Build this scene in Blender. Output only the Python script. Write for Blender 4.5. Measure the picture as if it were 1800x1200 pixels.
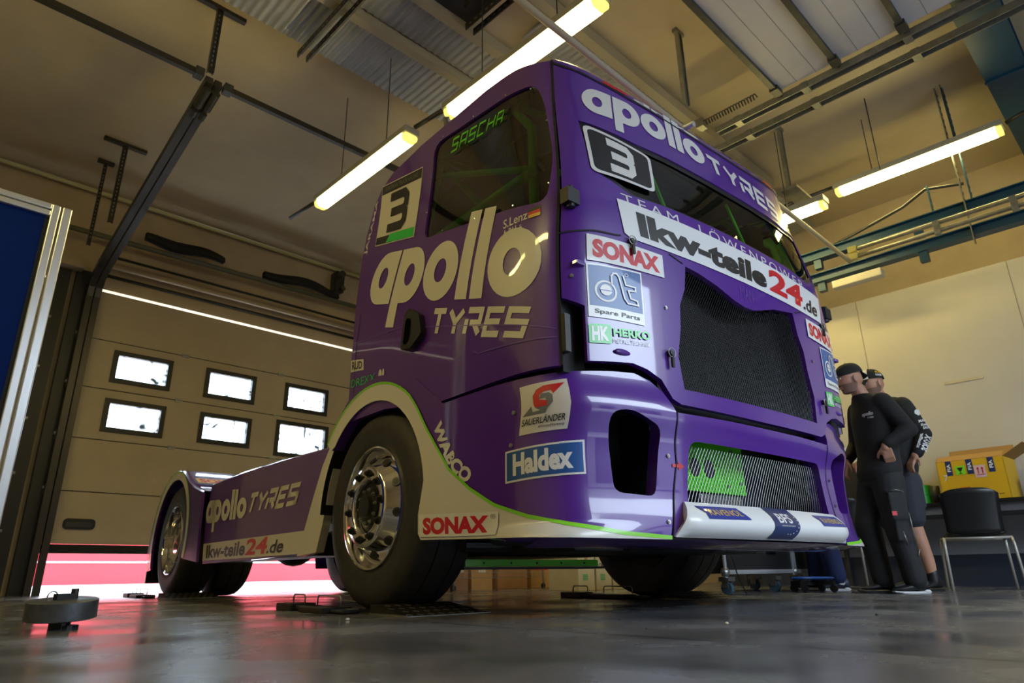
import bpy, bmesh, math, random
from mathutils import Vector, Matrix
random.seed(7)
for _o in list(bpy.data.objects): bpy.data.objects.remove(_o, do_unlink=True)
scene = bpy.context.scene
COL = scene.collection
PI = math.pi
R = math.radians

# ---------------------------------------------------------------- camera
CAM_H = 0.172
def make_camera():
    f, p, y, roll = 1175.634, R(19.097), R(44.3808), R(-0.744)
    fw = Vector((math.sin(y)*math.cos(p), math.cos(y)*math.cos(p), math.sin(p)))
    rt = Vector((math.cos(y), -math.sin(y), 0)); up = rt.cross(fw)
    r2 = rt*math.cos(roll)+up*math.sin(roll); u2 = up*math.cos(roll)-rt*math.sin(roll)
    M = Matrix((( r2.x,u2.x,-fw.x,0),(r2.y,u2.y,-fw.y,0),(r2.z,u2.z,-fw.z,CAM_H),(0,0,0,1)))
    cd = bpy.data.cameras.new('camera'); cd.sensor_width = 36; cd.lens = 36*f/1800
    cd.clip_start = .05; cd.clip_end = 300
    cd.dof.use_dof = True; cd.dof.focus_distance = 3.0; cd.dof.aperture_fstop = 4.0
    o = bpy.data.objects.new('camera', cd); COL.objects.link(o); o.matrix_world = M
    scene.camera = o
make_camera()

# ---------------------------------------------------------------- light, exposure
scene.view_settings.view_transform = 'Standard'; scene.view_settings.look = 'None'
scene.view_settings.exposure = EXPOSURE = 0.6; scene.view_settings.gamma = 1.0
scene.view_settings.use_curve_mapping = False
W = bpy.data.worlds.new('overcast_sky'); scene.world = W; W.use_nodes = True
bg = W.node_tree.nodes['Background']; bg.inputs[0].default_value = (.72, .86, 1, 1); bg.inputs[1].default_value = 7.2
def sun():
    l = bpy.data.lights.new('sun', 'SUN'); l.energy = 4.0; l.angle = R(3); l.color = (1, .96, .9)
    o = bpy.data.objects.new('sun', l); COL.objects.link(o)
    o.rotation_euler = (R(-28), R(24), 0)      # high sun over the pit lane, from behind the building row
sun()
FRONT_Y = -2.7                                   # garage front opening behind the camera
def portal():                                    # daylight sampling through the real front opening
    l = bpy.data.lights.new('daylight_opening', 'AREA'); l.shape = 'RECTANGLE'; l.size = 4.1; l.size_y = 3.7
    l.cycles.is_portal = True
    o = bpy.data.objects.new('daylight_opening', l); COL.objects.link(o)
    o.location = (3.7, FRONT_Y-.05, 1.85); o.rotation_euler = (R(90), 0, 0)
    l2 = bpy.data.lights.new('daylight_door_gap', 'AREA'); l2.shape = 'RECTANGLE'; l2.size = 4.3; l2.size_y = .5
    l2.cycles.is_portal = True
    o = bpy.data.objects.new('daylight_door_gap', l2); COL.objects.link(o)
    o.location = (3.7, 9.75, .25); o.rotation_euler = (R(-90), 0, 0)
portal()

# ---------------------------------------------------------------- materials
def mat(name, col, rough=.5, metal=0., coat=0., spec=.5, noise=0., nscale=8., bump=0., bscale=60., emit=None, estr=0., col2=None, stretch=None):
    m = bpy.data.materials.new(name); m.use_nodes = True; nt = m.node_tree
    b = nt.nodes['Principled BSDF']
    b.inputs['Base Color'].default_value = (*col, 1); b.inputs['Roughness'].default_value = rough
    b.inputs['Metallic'].default_value = metal; b.inputs['Coat Weight'].default_value = coat
    b.inputs['Coat Roughness'].default_value = .04; b.inputs['Specular IOR Level'].default_value = spec
    if emit: b.inputs['Emission Color'].default_value = (*emit, 1); b.inputs['Emission Strength'].default_value = estr
    tc = None
    if noise or bump:
        tc = nt.nodes.new('ShaderNodeTexCoord'); mp = nt.nodes.new('ShaderNodeMapping')
        nt.links.new(tc.outputs['Object'], mp.inputs[0])
        if stretch: mp.inputs['Scale'].default_value = stretch
    if noise:
        n = nt.nodes.new('ShaderNodeTexNoise'); n.inputs['Scale'].default_value = nscale; n.inputs['Detail'].default_value = 7; n.inputs['Roughness'].default_value = .6
        nt.links.new(mp.outputs[0], n.inputs['Vector'])
        r = nt.nodes.new('ShaderNodeValToRGB'); r.color_ramp.elements[0].position = .3; r.color_ramp.elements[1].position = .7
        c2 = col2 or tuple(min(1, c*(1+noise)) for c in col); c1 = col if col2 else tuple(c*(1-noise) for c in col)
        r.color_ramp.elements[0].color = (*c1, 1); r.color_ramp.elements[1].color = (*c2, 1)
        nt.links.new(n.outputs['Fac'], r.inputs[0]); nt.links.new(r.outputs[0], b.inputs['Base Color'])
    if bump:
        n = nt.nodes.new('ShaderNodeTexNoise'); n.inputs['Scale'].default_value = bscale; n.inputs['Detail'].default_value = 4
        nt.links.new(mp.outputs[0], n.inputs['Vector'])
        u = nt.nodes.new('ShaderNodeBump'); u.inputs['Strength'].default_value = bump; u.inputs['Distance'].default_value = .01
        nt.links.new(n.outputs['Fac'], u.inputs['Height']); nt.links.new(u.outputs[0], b.inputs['Normal'])
    return m
M = {}
M['purple'] = mat('purple_gloss_paint', (.094, .018, .305), .30, coat=1., spec=.5)
M['purple2'] = mat('light_purple', (.17, .075, .42), .3, coat=.6)  # lighter body purple for crease highlights and faint hood lettering
M['cream'] = mat('white_vinyl', (.72, .70, .66), .35, coat=.5)
M['letter'] = mat('white_lettering', (.74, .74, .74), .4, coat=.4)
M['white'] = mat('white_sticker', (.82, .83, .85), .35, coat=.5)
M['green'] = mat('neon_green_paint', (.10, .68, .015), .4, coat=.3)
M['lime'] = mat('lime_stripe', (.25, .75, .03), .4, coat=.4)
M['herko'] = mat('signal_green_vinyl', (.02, .62, .10), .35, coat=.5)
M['red'] = mat('red_vinyl', (.62, .008, .02), .4, coat=.4)
M['navy'] = mat('navy_vinyl', (.012, .03, .13), .4, coat=.4)
M['blue'] = mat('blue_vinyl', (.015, .10, .36), .4, coat=.4)
M['grey'] = mat('grey_vinyl', (.16, .17, .18), .45)
M['yellow'] = mat('yellow_print', (.85, .50, .02), .45)
M['blackv'] = mat('black_vinyl', (.012, .012, .014), .4, coat=.3)
M['gold'] = mat('gold_vinyl', (.75, .5, .05), .4)
M['black'] = mat('black_plastic', (.012, .012, .013), .45)
M['seal'] = mat('black_rubber_seal', (.006, .006, .007), .7)
M['steel'] = mat('grey_steel', (.36, .36, .35), .35, metal=.8, noise=.15)
M['galv'] = mat('galvanised_steel', (.27, .27, .25), .4, metal=.7, noise=.2, nscale=14)
M['chrome'] = mat('polished_aluminium', (.86, .85, .83), .09, metal=1.)
M['alu'] = mat('anodised_aluminium', (.72, .74, .78), .3, metal=.6)
M['dark'] = mat('dark_machinery', (.02, .02, .022), .5, noise=.4)
M['darkmetal'] = mat('dark_steel', (.07, .07, .07), .4, metal=.6, noise=.3)
M['tyre'] = mat('tyre_rubber', (.034, .033, .034), .62, noise=.25, nscale=20, bump=.15, bscale=90)
M['meshm'] = mat('black_wire_mesh', (.03, .03, .033), .35, metal=.7)
M['meshs'] = mat('steel_wire_mesh', (.13, .13, .135), .3, metal=.9)
def glass(name, tint, gloss=.04, k=1.0):
    m = bpy.data.materials.new(name); m.use_nodes = True; nt = m.node_tree; nt.nodes.clear()
    o = nt.nodes.new('ShaderNodeOutputMaterial'); t = nt.nodes.new('ShaderNodeBsdfTransparent'); g = nt.nodes.new('ShaderNodeBsdfGlossy')
    mx = nt.nodes.new('ShaderNodeMixShader'); fr = nt.nodes.new('ShaderNodeFresnel'); fr.inputs[0].default_value = 1.5*k
    t.inputs[0].default_value = (*tint, 1); g.inputs['Roughness'].default_value = gloss; g.inputs[0].default_value = (1, 1, 1, 1)
    nt.links.new(fr.outputs[0], mx.inputs[0]); nt.links.new(t.outputs[0], mx.inputs[1]); nt.links.new(g.outputs[0], mx.inputs[2]); nt.links.new(mx.outputs[0], o.inputs[0])
    return m
M['glass'] = glass('tinted_window_film', (.34, .36, .33), .03, 1.15)
M['wind'] = glass('windscreen_glass', (.58, .66, .60), .02, 1.1)

# ---------------------------------------------------------------- mesh helpers
class MB:
    """collects shapes into one mesh, each face with a material slot"""
    def __init__(s): s.v = []; s.f = []; s.m = []; s.n = {}; s.sm = []; s.cur = 0; s.smooth = False
    def slot(s, k, smooth=False): s.cur = k; s.smooth = smooth; return s
    def add(s, vs, fs):
        b = len(s.v); s.v += [tuple(v) for v in vs]
        for f in fs: s.f.append([b+i for i in f]); s.m.append(s.cur); s.sm.append(s.smooth)
        return b
    def box(s, c, d, rot=None, M4=None):
        x, y, z = (k/2 for k in d)
        vs = [Vector(p) for p in ((-x,-y,-z),(x,-y,-z),(x,y,-z),(-x,y,-z),(-x,-y,z),(x,-y,z),(x,y,z),(-x,y,z))]
        if rot is not None:
            from mathutils import Euler
            E = Euler(rot).to_matrix(); vs = [E @ v for v in vs]
        vs = [v+Vector(c) for v in vs]
        if M4: vs = [M4 @ v for v in vs]
        s.add(vs, [(0,3,2,1),(4,5,6,7),(0,1,5,4),(1,2,6,5),(2,3,7,6),(3,0,4,7)]); return s
    def bx(s, x0, x1, y0, y1, z0, z1): return s.box(((x0+x1)/2,(y0+y1)/2,(z0+z1)/2), (abs(x1-x0),abs(y1-y0),abs(z1-z0)))
    def beam(s, a, b, w, h, up=(0,0,1)):
        a, b = Vector(a), Vector(b); d = (b-a); L = d.length; d.normalize(); u = Vector(up)
        if abs(d.dot(u)) > .98: u = Vector((1,0,0))
        x = d.cross(u).normalized(); z = x.cross(d).normalized()
        vs = []
        for e in (a, b):
            for sx, sz in ((-1,-1),(1,-1),(1,1),(-1,1)): vs.append(e + x*sx*w/2 + z*sz*h/2)
        s.add(vs, [(0,1,2,3),(7,6,5,4),(0,4,5,1),(1,5,6,2),(2,6,7,3),(3,7,4,0)]); return s
    def tube(s, pts, r, seg=10, cap=True, radii=None):
        pts = [Vector(p) for p in pts]; n = len(pts); rings = []
        t0 = (pts[1]-pts[0]).normalized(); u = Vector((0,0,1)) if abs(t0.z) < .9 else Vector((1,0,0))
        u = (u - t0*u.dot(t0)).normalized()
        for i in range(n):
            t = ((pts[min(i+1,n-1)]-pts[i]).normalized() + (pts[i]-pts[max(i-1,0)]).normalized())
            t = t.normalized() if t.length > 1e-6 else t0
            u = (u - t*u.dot(t)).normalized(); w = t.cross(u)
            rr = radii[i] if radii else r
            rings.append([pts[i]+u*math.cos(2*PI*k/seg)*rr+w*math.sin(2*PI*k/seg)*rr for k in range(seg)])
        s.loft(rings, closed=True, cap=cap); return s
    def loft(s, rings, closed=False, cap=False, loop=False):
        k = len(rings[0]); vs = [p for r in rings for p in r]; fs = []
        nr = len(rings)
        for i in range(nr if loop else nr-1):
            j2 = (i+1) % nr
            for j in range(k if closed else k-1):
                a = i*k+j; b = i*k+(j+1) % k; fs.append((a, b, j2*k+(j+1) % k, j2*k+j))
        if cap: fs.append(tuple(range(k))[::-1]); fs.append(tuple((nr-1)*k+j for j in range(k)))
        s.add(vs, fs); return s
    def cyl(s, a, b, r, seg=20, r2=None): return s.tube([a, b], r, seg, True, [r, r2 if r2 is not None else r])
    def lathe(s, prof, c=(0,0,0), axis='x', seg=48):
        """prof: (distance along axis, radius)"""
        rings = []
        for a, r in prof:
            ring = []
            for k in range(seg):
                t = 2*PI*k/seg; p = (a, r*math.cos(t), r*math.sin(t))
                if axis == 'z': p = (r*math.cos(t), r*math.sin(t), a)
                if axis == 'y': p = (r*math.cos(t), a, r*math.sin(t))
                ring.append((p[0]+c[0], p[1]+c[1], p[2]+c[2]))
            rings.append(ring)
        s.loft(rings, closed=True); return s
    def prism(s, poly, y0, y1, plane='xz'):
        """poly in a plane, extruded along the third axis"""
        def P(a, b, t): return (a, t, b) if plane == 'xz' else ((t, a, b) if plane == 'yz' else (a, b, t))
        n = len(poly); vs = [P(a, b, y0) for a, b in poly]+[P(a, b, y1) for a, b in poly]
        s.add(vs, [tuple(range(n))[::-1], tuple(range(n, 2*n))]+[(i, (i+1) % n, n+(i+1) % n, n+i) for i in range(n)]); return s
    def sphere(s, c, r, seg=14, rings=9, sc=(1,1,1)):
        rr = []
        for i in range(rings+1):
            t = PI*i/rings; rr.append([(c[0]+sc[0]*r*max(math.sin(t),1e-4)*math.cos(2*PI*k/seg), c[1]+sc[1]*r*max(math.sin(t),1e-4)*math.sin(2*PI*k/seg), c[2]+sc[2]*r*math.cos(t)) for k in range(seg)])
        s.loft(rr, closed=True); return s
    def move(s, Mx):
        s.v = [tuple(Mx @ Vector(v)) for v in s.v]; return s
    def build(s, name, mats, parent=None, bevel=0, sub=0, normals=None, fix=True, autosm=None):
        me = bpy.data.meshes.new(name); me.from_pydata(s.v, [], s.f)
        if not isinstance(mats, (list, tuple)): mats = [mats]
        for m in mats: me.materials.append(M[m] if isinstance(m, str) else m)
        for p, k, q in zip(me.polygons, s.m, s.sm): p.material_index = k; p.use_smooth = q
        if fix and not normals:
            bm = bmesh.new(); bm.from_mesh(me); bmesh.ops.recalc_face_normals(bm, faces=bm.faces); bm.to_mesh(me); bm.free()
        if autosm: 
            for p in me.polygons: p.use_smooth = True
            me.set_sharp_from_angle(angle=R(autosm))
        me.update()
        o = bpy.data.objects.new(name, me); COL.objects.link(o)
        if parent: o.parent = parent
        if bevel:
            b = o.modifiers.new('bevel', 'BEVEL'); b.width = bevel; b.segments = 2; b.limit_method = 'ANGLE'; b.angle_limit = R(40)
        if sub:
            b = o.modifiers.new('sub', 'SUBSURF'); b.levels = sub; b.render_levels = sub
        return o
def tag(o, label=None, cat=None, group=None, kind=None):
    if label: o['label'] = label
    if cat: o['category'] = cat
    if group: o['group'] = group
    if kind: o['kind'] = kind
    return o
def thing(name, label, cat, loc=(0,0,0), rz=0, group=None):
    o = bpy.data.objects.new(name, None); COL.objects.link(o); o.location = loc; o.rotation_euler = (0,0,rz)
    o.empty_display_size = .1
    return tag(o, label, cat, group)
def copy_tree(o, parent=None):
    c = o.copy(); COL.objects.link(c)
    if parent: c.parent = parent
    for ch in list(o.children): copy_tree(ch, c)
    return c
def struct(o): o['kind'] = 'structure'; return o

# ---------------------------------------------------------------- flat shapes, lettering
def _curve_mesh(cu):
    ob = bpy.data.objects.new('t', cu); me = bpy.data.meshes.new_from_object(ob)
    vs = [(v.co.x, v.co.y) for v in me.vertices]; fs = [tuple(p.vertices) for p in me.polygons]
    bpy.data.objects.remove(ob); bpy.data.curves.remove(cu); bpy.data.meshes.remove(me)
    return vs, fs
def fill(loops):
    cu = bpy.data.curves.new('f', 'CURVE'); cu.dimensions = '2D'; cu.fill_mode = 'BOTH'
    for lp in loops:
        sp = cu.splines.new('POLY'); sp.points.add(len(lp)-1)
        for p, q in zip(sp.points, lp): p.co = (q[0], q[1], 0, 1)
        sp.use_cyclic_u = True
    return _curve_mesh(cu)
def fit(vs, rect):
    x0, y0, x1, y1 = rect; ax = min(v[0] for v in vs); bx = max(v[0] for v in vs); ay = min(v[1] for v in vs); by = max(v[1] for v in vs)
    return [(x0+(v[0]-ax)/(bx-ax)*(x1-x0), y0+(v[1]-ay)/(by-ay)*(y1-y0)) for v in vs]
def text(st, rect, bold=0., shear=0., space=1.):
    cu = bpy.data.curves.new('t', 'FONT'); cu.body = st; cu.offset = bold; cu.shear = shear; cu.space_character = space; cu.resolution_u = 3
    vs, fs = _curve_mesh(cu)
    return fit(vs, rect), fs
def ell(cx, cy, rx, ry, n=28): return [(cx+rx*math.cos(2*PI*k/n), cy+ry*math.sin(2*PI*k/n)) for k in range(n)]
def rp(pts, r, n=4):
    """polygon with rounded corners"""
    out = []; k = len(pts)
    for i in range(k):
        p = Vector(pts[i]); a = Vector(pts[i-1])-p; b = Vector(pts[(i+1) % k])-p
        q = r[i] if isinstance(r, (list, tuple)) else r
        q = min(q, a.length*.48, b.length*.48)
        if q < 1e-5: out.append((p.x, p.y)); continue
        A = p+a.normalized()*q; B = p+b.normalized()*q
        for j in range(n+1):
            t = j/n; c = A*(1-t)**2+p*2*t*(1-t)+B*t*t; out.append((c.x, c.y))
    return out
def join2(parts):
    V = []; F = []
    for v, f in parts:
        b = len(V); V += v; F += [tuple(b+i for i in q) for q in f]
    return V, F
def apollo():
    parts = []
    def ring(x, w): parts.append(fill([ell(x+w/2, .5, w/2, .5), ell(x+w/2, .5, w*.17, .2)]))
    def bar(x, y0, y1, w=.3): parts.append(fill([[(x, y0), (x+w, y0), (x+w, y1), (x, y1)]]))
    x = 0
    ring(x, 1.0); bar(x+.72, 0, 1, .28); parts.append(fill([rp([(.5,.0),(.8,0),(.8,.3),(.66,.3)], .02)])); parts.append(fill([[(.5,1),(.8,1),(.8,.72),(.66,.72)]])); x += 1.06
    bar(x, -.42, 1, .30); ring(x, 1.0); parts.append(fill([[(x+.2,1),(x+.5,1),(x+.34,.72),(x+.2,.72)]])); parts.append(fill([[(x+.2,0),(x+.5,0),(x+.34,.28),(x+.2,.28)]])); x += 1.04
    ring(x, 1.06); x += 1.12
    bar(x, 0, 1.42, .32); x += .40
    bar(x, 0, 1.42, .32); x += .38
    ring(x, 1.08); x += 1.08
    v, f = join2(parts)
    return [(a/x, b) for a, b in v], f          # x 0..1, x-height 0..1, descender -.42, ascender 1.42
GL = {  # stroke letters in a 1 x 1 box
 'T': [[(0,1),(1,1)], [(.5,1),(.5,0)]], 'Y': [[(0,1),(.5,.48),(1,1)], [(.5,.48),(.5,0)]],
 'R': [[(.0,1),(.93,1),(.93,.46),(.25,.46)], [(.0,.62),(0,0)], [(.55,.46),(1,0)]], 'E': [[(1,1),(.05,1),(.05,0),(1,0)], [(.05,.5),(.9,.5)]],
 'S': [[(1,1),(0,1),(0,.5),(1,.5),(1,0),(0,0)]], 'A': [[(0,0),(0,1),(1,1),(1,0)], [(0,.42),(1,.42)]], 'C': [[(1,1),(0,1),(0,0),(1,0)]], 'H': [[(0,0),(0,1)], [(1,0),(1,1)], [(0,.5),(1,.5)]],
 '3': [[(0,1),(.85,1),(1,.86),(1,.62),(.86,.5),(.12,.5)], [(.86,.5),(1,.38),(1,.14),(.85,0),(0,0)]],
}
def strokes(st, rect, t=.2, gap=.25, shear=0.):
    parts = []; x = 0
    for ch in st:
        w = 1.0
        for pl in GL[ch]:
            for i, (a, b) in enumerate(zip(pl, pl[1:])):
                A = Vector((a[0]*w, a[1])); B = Vector((b[0]*w, b[1])); d = (B-A).normalized(); nn = Vector((-d.y, d.x))*t/2
                def ext(p0, p1, p2):
                    u1 = (Vector(p1)-Vector(p0)).normalized(); u2 = (Vector(p2)-Vector(p1)).normalized()
                    return t/2*min(1.2, math.tan(u1.angle(u2)/2))
                ea = d*ext(pl[i-1], pl[i], pl[i+1]) if i else Vector((0, 0)); eb = d*ext(pl[i], pl[i+1], pl[i+2]) if i < len(pl)-2 else Vector((0, 0))
                A2 = A-ea; B2 = B+eb
                q = [A2-nn, B2-nn, B2+nn, A2+nn]
                parts.append(([(x+p.x+shear*p.y, p.y) for p in q], [(0,1,2,3)]))
        x += w+t+gap
    v, f = join2(parts); return fit(v, rect), f
def slice2(vs, fs, dx, dy):
    bm = bmesh.new(); bv = [bm.verts.new((x, y, 0)) for x, y in vs]
    for f in fs:
        try: bm.faces.new([bv[i] for i in f])
        except ValueError: pass
    for ax, d in ((0, dx), (1, dy)):
        if not d or not vs: continue
        lo = min(v[ax] for v in vs); hi = max(v[ax] for v in vs); k = math.floor(lo/d)+1
        while k*d < hi:
            co = [0, 0, 0]; no = [0, 0, 0]; co[ax] = k*d; no[ax] = 1
            bmesh.ops.bisect_plane(bm, geom=bm.verts[:]+bm.edges[:]+bm.faces[:], plane_co=co, plane_no=no, dist=1e-6); k += 1
    bm.verts.ensure_lookup_table(); bm.verts.index_update()
    out = [(v.co.x, v.co.y) for v in bm.verts], [tuple(v.index for v in f.verts) for f in bm.faces]
    bm.free(); return out
def nrm(fn, a, b, e=.004):
    P = Vector(fn(a, b)); A = Vector(fn(a+e, b))-Vector(fn(a-e, b)); B = Vector(fn(a, b+e))-Vector(fn(a, b-e))
    n = A.cross(B); return P, (n.normalized() if n.length > 1e-12 else Vector((0, 0, 1)))
def quadmap(fn, q):
    """unit square (0..1, 0..1) to the surface through four corners bl, br, tr, tl"""
    def g(u, v):
        a = [(1-u)*(1-v)*q[0][i]+u*(1-v)*q[1][i]+u*v*q[2][i]+(1-u)*v*q[3][i] for i in (0, 1)]
        return fn(*a)
    return g
def decal(name, parent, g, prims, cell=(.06, .25), off=.003, lay=.0008, label=None):
    """prims: (verts, faces, material) drawn in the unit square, each a layer above the last"""
    mb = MB(); mats = []; NN = []
    for i, (vs, fs, mk) in enumerate(prims):
        vs, fs = slice2(vs, fs, *cell)
        if mk not in mats: mats.append(mk)
        mb.slot(mats.index(mk), True); P3 = []
        for a, b in vs:
            P, n = nrm(g, a, b); P3.append(P+n*(off+lay*i)); NN.append(n)
        mb.add(P3, fs)
    o = mb.build(name, mats, parent, fix=False)
    me = o.data; me.normals_split_custom_set([NN[l.vertex_index] for l in me.loops])
    if label: o['label'] = label
    return o
def shell(name, parent, fn, loops, thick, m, cell=(.025, .04), off=0., label=None):
    """a curved body panel with real openings and turned-in edges"""
    vs, fs = fill(loops); vs, fs = slice2(vs, fs, *cell)
    ed = {}
    for f in fs:
        for a, b in zip(f, f[1:]+f[:1]): k = (min(a, b), max(a, b)); ed.setdefault(k, []).append((a, b))
    P3 = []; NN = []
    for a, b in vs: P, n = nrm(fn, a, b); P3.append(P+n*off); NN.append(n)
    mb = MB(); mb.slot(0, True); mb.add(P3, fs)
    nfr = len(fs)
    mb.slot(0, False)
    for k, e in ed.items():
        if len(e) == 1:
            a, b = e[0]; mb.add([P3[a], P3[b], P3[b]-NN[b]*thick, P3[a]-NN[a]*thick], [(3,2,1,0)])
    o = mb.build(name, m, parent, fix=False); me = o.data
    ln = []
    for p in me.polygons:
        for li in p.loop_indices: ln.append(NN[me.loops[li].vertex_index] if p.index < nfr else Vector((0, 0, 0)))
    me.normals_split_custom_set(ln)
    if label: o['label'] = label
    return o
def rect2(x0, y0, x1, y1): return fill([[(x0,y0),(x1,y0),(x1,y1),(x0,y1)]])
def pl(v, m): return (v[0], v[1], m)

def _crom(pts, n=8):
    out=[]
    P=[(2*pts[0][0]-pts[1][0],2*pts[0][1]-pts[1][1])]+pts+[(2*pts[-1][0]-pts[-2][0],2*pts[-1][1]-pts[-2][1])]
    for i in range(1,len(P)-2):
        p0,p1,p2,p3=P[i-1:i+3]
        for k in range(n):
            t=k/n
            out.append(tuple(.5*((2*p1[j])+(-p0[j]+p2[j])*t+(2*p0[j]-5*p1[j]+4*p2[j]-p3[j])*t*t+(-p0[j]+3*p1[j]-3*p2[j]+p3[j])*t**3) for j in (0,1)))
    out.append(pts[-1]); return out
class Plan:
    """half outline of a body seen from above, mirrored about x=0, by arc length"""
    def __init__(s, pts):
        s.p=_crom(pts); s.L=[0.]
        for a,b in zip(s.p,s.p[1:]): s.L.append(s.L[-1]+math.hypot(b[0]-a[0],b[1]-a[1]))
    def at(s,u):
        a=abs(u); L=s.L; n=len(L)
        if a>=L[-1]: i=n-2
        else:
            lo,hi=0,n-1
            while hi-lo>1:
                m=(lo+hi)//2
                if L[m]<=a: lo=m
                else: hi=m
            i=lo
        t=(a-L[i])/(L[i+1]-L[i]); p,q=s.p[i],s.p[i+1]
        x=p[0]+(q[0]-p[0])*t; y=p[1]+(q[1]-p[1])*t
        return (x if u>=0 else -x, y)
    def s_of_y(s,y):
        for i in range(len(s.p)-1):
            if s.p[i][1]<=y<=s.p[i+1][1] : 
                t=(y-s.p[i][1])/max(1e-9,s.p[i+1][1]-s.p[i][1]); return s.L[i]+t*(s.L[i+1]-s.L[i])
        return s.L[-1]
def sm(t): t=max(0.,min(1.,t)); return t*t*(3-2*t)
CABP=Plan([(0,-1.56),(.25,-1.556),(.5,-1.545),(.75,-1.525),(.92,-1.505),(1.05,-1.475),(1.14,-1.43),(1.2,-1.36),(1.235,-1.25),(1.248,-1.1),(1.25,-.9),(1.25,-.5),(1.25,0.),(1.25,.5)])
BUMP=Plan([(0,-1.53),(.3,-1.526),(.55,-1.515),(.68,-1.502),(.8,-1.485),(.92,-1.46),(1.05,-1.42),(1.14,-1.37),(1.21,-1.27),(1.245,-1.13),(1.255,-.95),(1.26,-.45),(1.26,0.),(1.26,.5)])
def cab(s,z):
    x,y=CABP.at(s)
    x*=1-.112*sm((z-1.35)/1.35)
    fb=max(0.,min(1.,(-.9-y)/.55)); y+=.11*sm((z-1.7)/1.1)*sm(fb)
    y+=.045*sm((z-1.6)/.8)*sm((abs(x)-.45)/.7)*sm((-.9-y)/.4)
    return (x,y,z)
def bump(s,z):
    x,y=BUMP.at(s)
    fb=sm((-.9-y)/.55)
    y-=fb*(.035*math.exp(-((z-.8)/.09)**2)+.02*sm((.5-z)/.2))
    fl=sm((.36-z)/.07)
    x*=1+.05*fl*fb*sm((abs(x)-.7)/.4)
    return (x,y,z)
# ================================================================ the race truck (local frame: x across, y towards its rear, front axle at y = 0)
TRUCK = thing('race_truck', 'purple cab-over race truck with big white lettering, number 3 and neon green details', 'truck', (3.188, 2.971, 0), R(-4.485))
T = TRUCK
WB = 3.932
def both(f):
    for sg in (-1, 1): f(sg)
def mir(lp, sg): return lp if sg < 0 else [(-a, b) for a, b in lp]
# ---- cab sides
SIDE_TOP = [(1.2,2.60),(1.5,2.64),(1.8,2.67),(2.46,2.68),(2.8,2.655),(2.93,2.60),(3.01,2.5),(3.05,2.3),(3.04,2.1),(2.98,1.8),(2.925,1.5),(2.92,1.0)]
WIN = rp([(-2.30,2.60),(-1.29,2.47),(-1.245,2.33),(-1.222,1.97),(-1.262,1.70),(-2.246,1.92)], [.10,.10,.1,.1,.07,.06])
def cab_side(sg):
    outer = [(-1.208,.945)]+[(-a, b) for a, b in SIDE_TOP[:-1]]+[(-2.92,1.0),(-2.5,1.0),(-1.95,.935)]
    p = shell('cab_side_panel', T, cab, [mir(outer, sg), mir(WIN, sg)], .03, 'purple')
    gz = decal('side_window', T, cab, [(*fill([mir(rp([(-2.32,2.62),(-1.285,2.485),(-1.23,2.33),(-1.215,1.97),(-1.25,1.685),(-2.26,1.905)], .08), sg)]), 'glass')], (.1, .1), -.012)
    for a, b in ((-2.2,2.6),(-1.9,2.56),(-1.6,2.52),(-1.33,2.45),(-1.24,2.2),(-1.25,1.8),(-1.45,1.755),(-1.75,1.82),(-2.05,1.885),(-2.265,2.1),(-2.28,2.35)):
        P, n = nrm(cab, a if sg < 0 else -a, b); n = n if (n.x*sg) > 0 else -n; MB().sphere(P+n*.002, .006, 8, 5).build('window_screw', 'chrome', p)
    return p
SP = {sg: cab_side(sg) for sg in (-1, 1)}
# ---- cab front: hood, pillars and header in one skin with the windscreen and the grille opening
FT = [(0,2.40),(.3,2.407),(.55,2.43),(.75,2.46),(.95,2.505),(1.13,2.56),(1.19,2.59)]
hb = [(.61,.842),(.66,.86),(.72,.935),(.80,.968),(.88,.982),(1.0,.972),(1.10,.965)]
rec = [(1.10,1.20),(1.185,1.23),(1.195,1.23)]
half = [(0,.838)]+hb+rec+FT[::-1]
outer = half[:-1]+[(0,2.40)]+[(-a, b) for a, b in half[::-1][1:-1]]
WS = [(-1.085,2.195),(-.75,2.145),(-.396,2.133),(0,2.128),(.396,2.133),(.75,2.145),(1.085,2.195),(1.04,1.885),(.83,1.80),(.6,1.812),(.25,1.812),(-.25,1.812),(-.6,1.81),(-.83,1.80),(-1.04,1.885)]
GR = [(-.49,1.522),(-.40,1.512),(-.256,1.482),(-.12,1.44),(-.03,1.425),(.05,1.427),(.14,1.45),(.26,1.485),(.38,1.505),(.49,1.522),(.51,1.40),(.555,1.31),(.565,1.2),(.60,1.06),(.58,.912),(-.58,.912),(-.60,1.06),(-.565,1.2),(-.555,1.31),(-.51,1.40)]
front = shell('front_panel', T, cab, [outer, WS, GR], .03, 'purple')
decal('windscreen', T, cab, [(*fill([[(a*1.01, b+(.012 if b > 2 else -.012)) for a, b in WS]]), 'wind')], (.08, .12), -.014)
decal('windscreen_border', T, cab, [(*fill([[(a*1.0, b) for a, b in WS], [(a*.955, b+(-.03 if b > 2 else .014)) for a, b in WS]]), 'blackv')], (.08, .12), -.008)
def gap(nm, pts, w=.014, fn=cab, m='seal', par=T, off=.0035):
    prims = []
    for (a, b), (c, d) in zip(pts, pts[1:]):
        dx, dy = c-a, d-b; L = math.hypot(dx, dy); nx, ny = -dy/L*w/2, dx/L*w/2; ex, ey = dx/L*w*.3, dy/L*w*.3
        prims.append(([(a-nx-ex, b-ny-ey), (c-nx+ex, d-ny+ey), (c+nx+ex, d+ny+ey), (a+nx-ex, b+ny-ey)], [(0,1,2,3)]))
    v, f = join2(prims); return decal(nm, par, fn, [(v, f, m)], (.025, .04), off)
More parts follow.
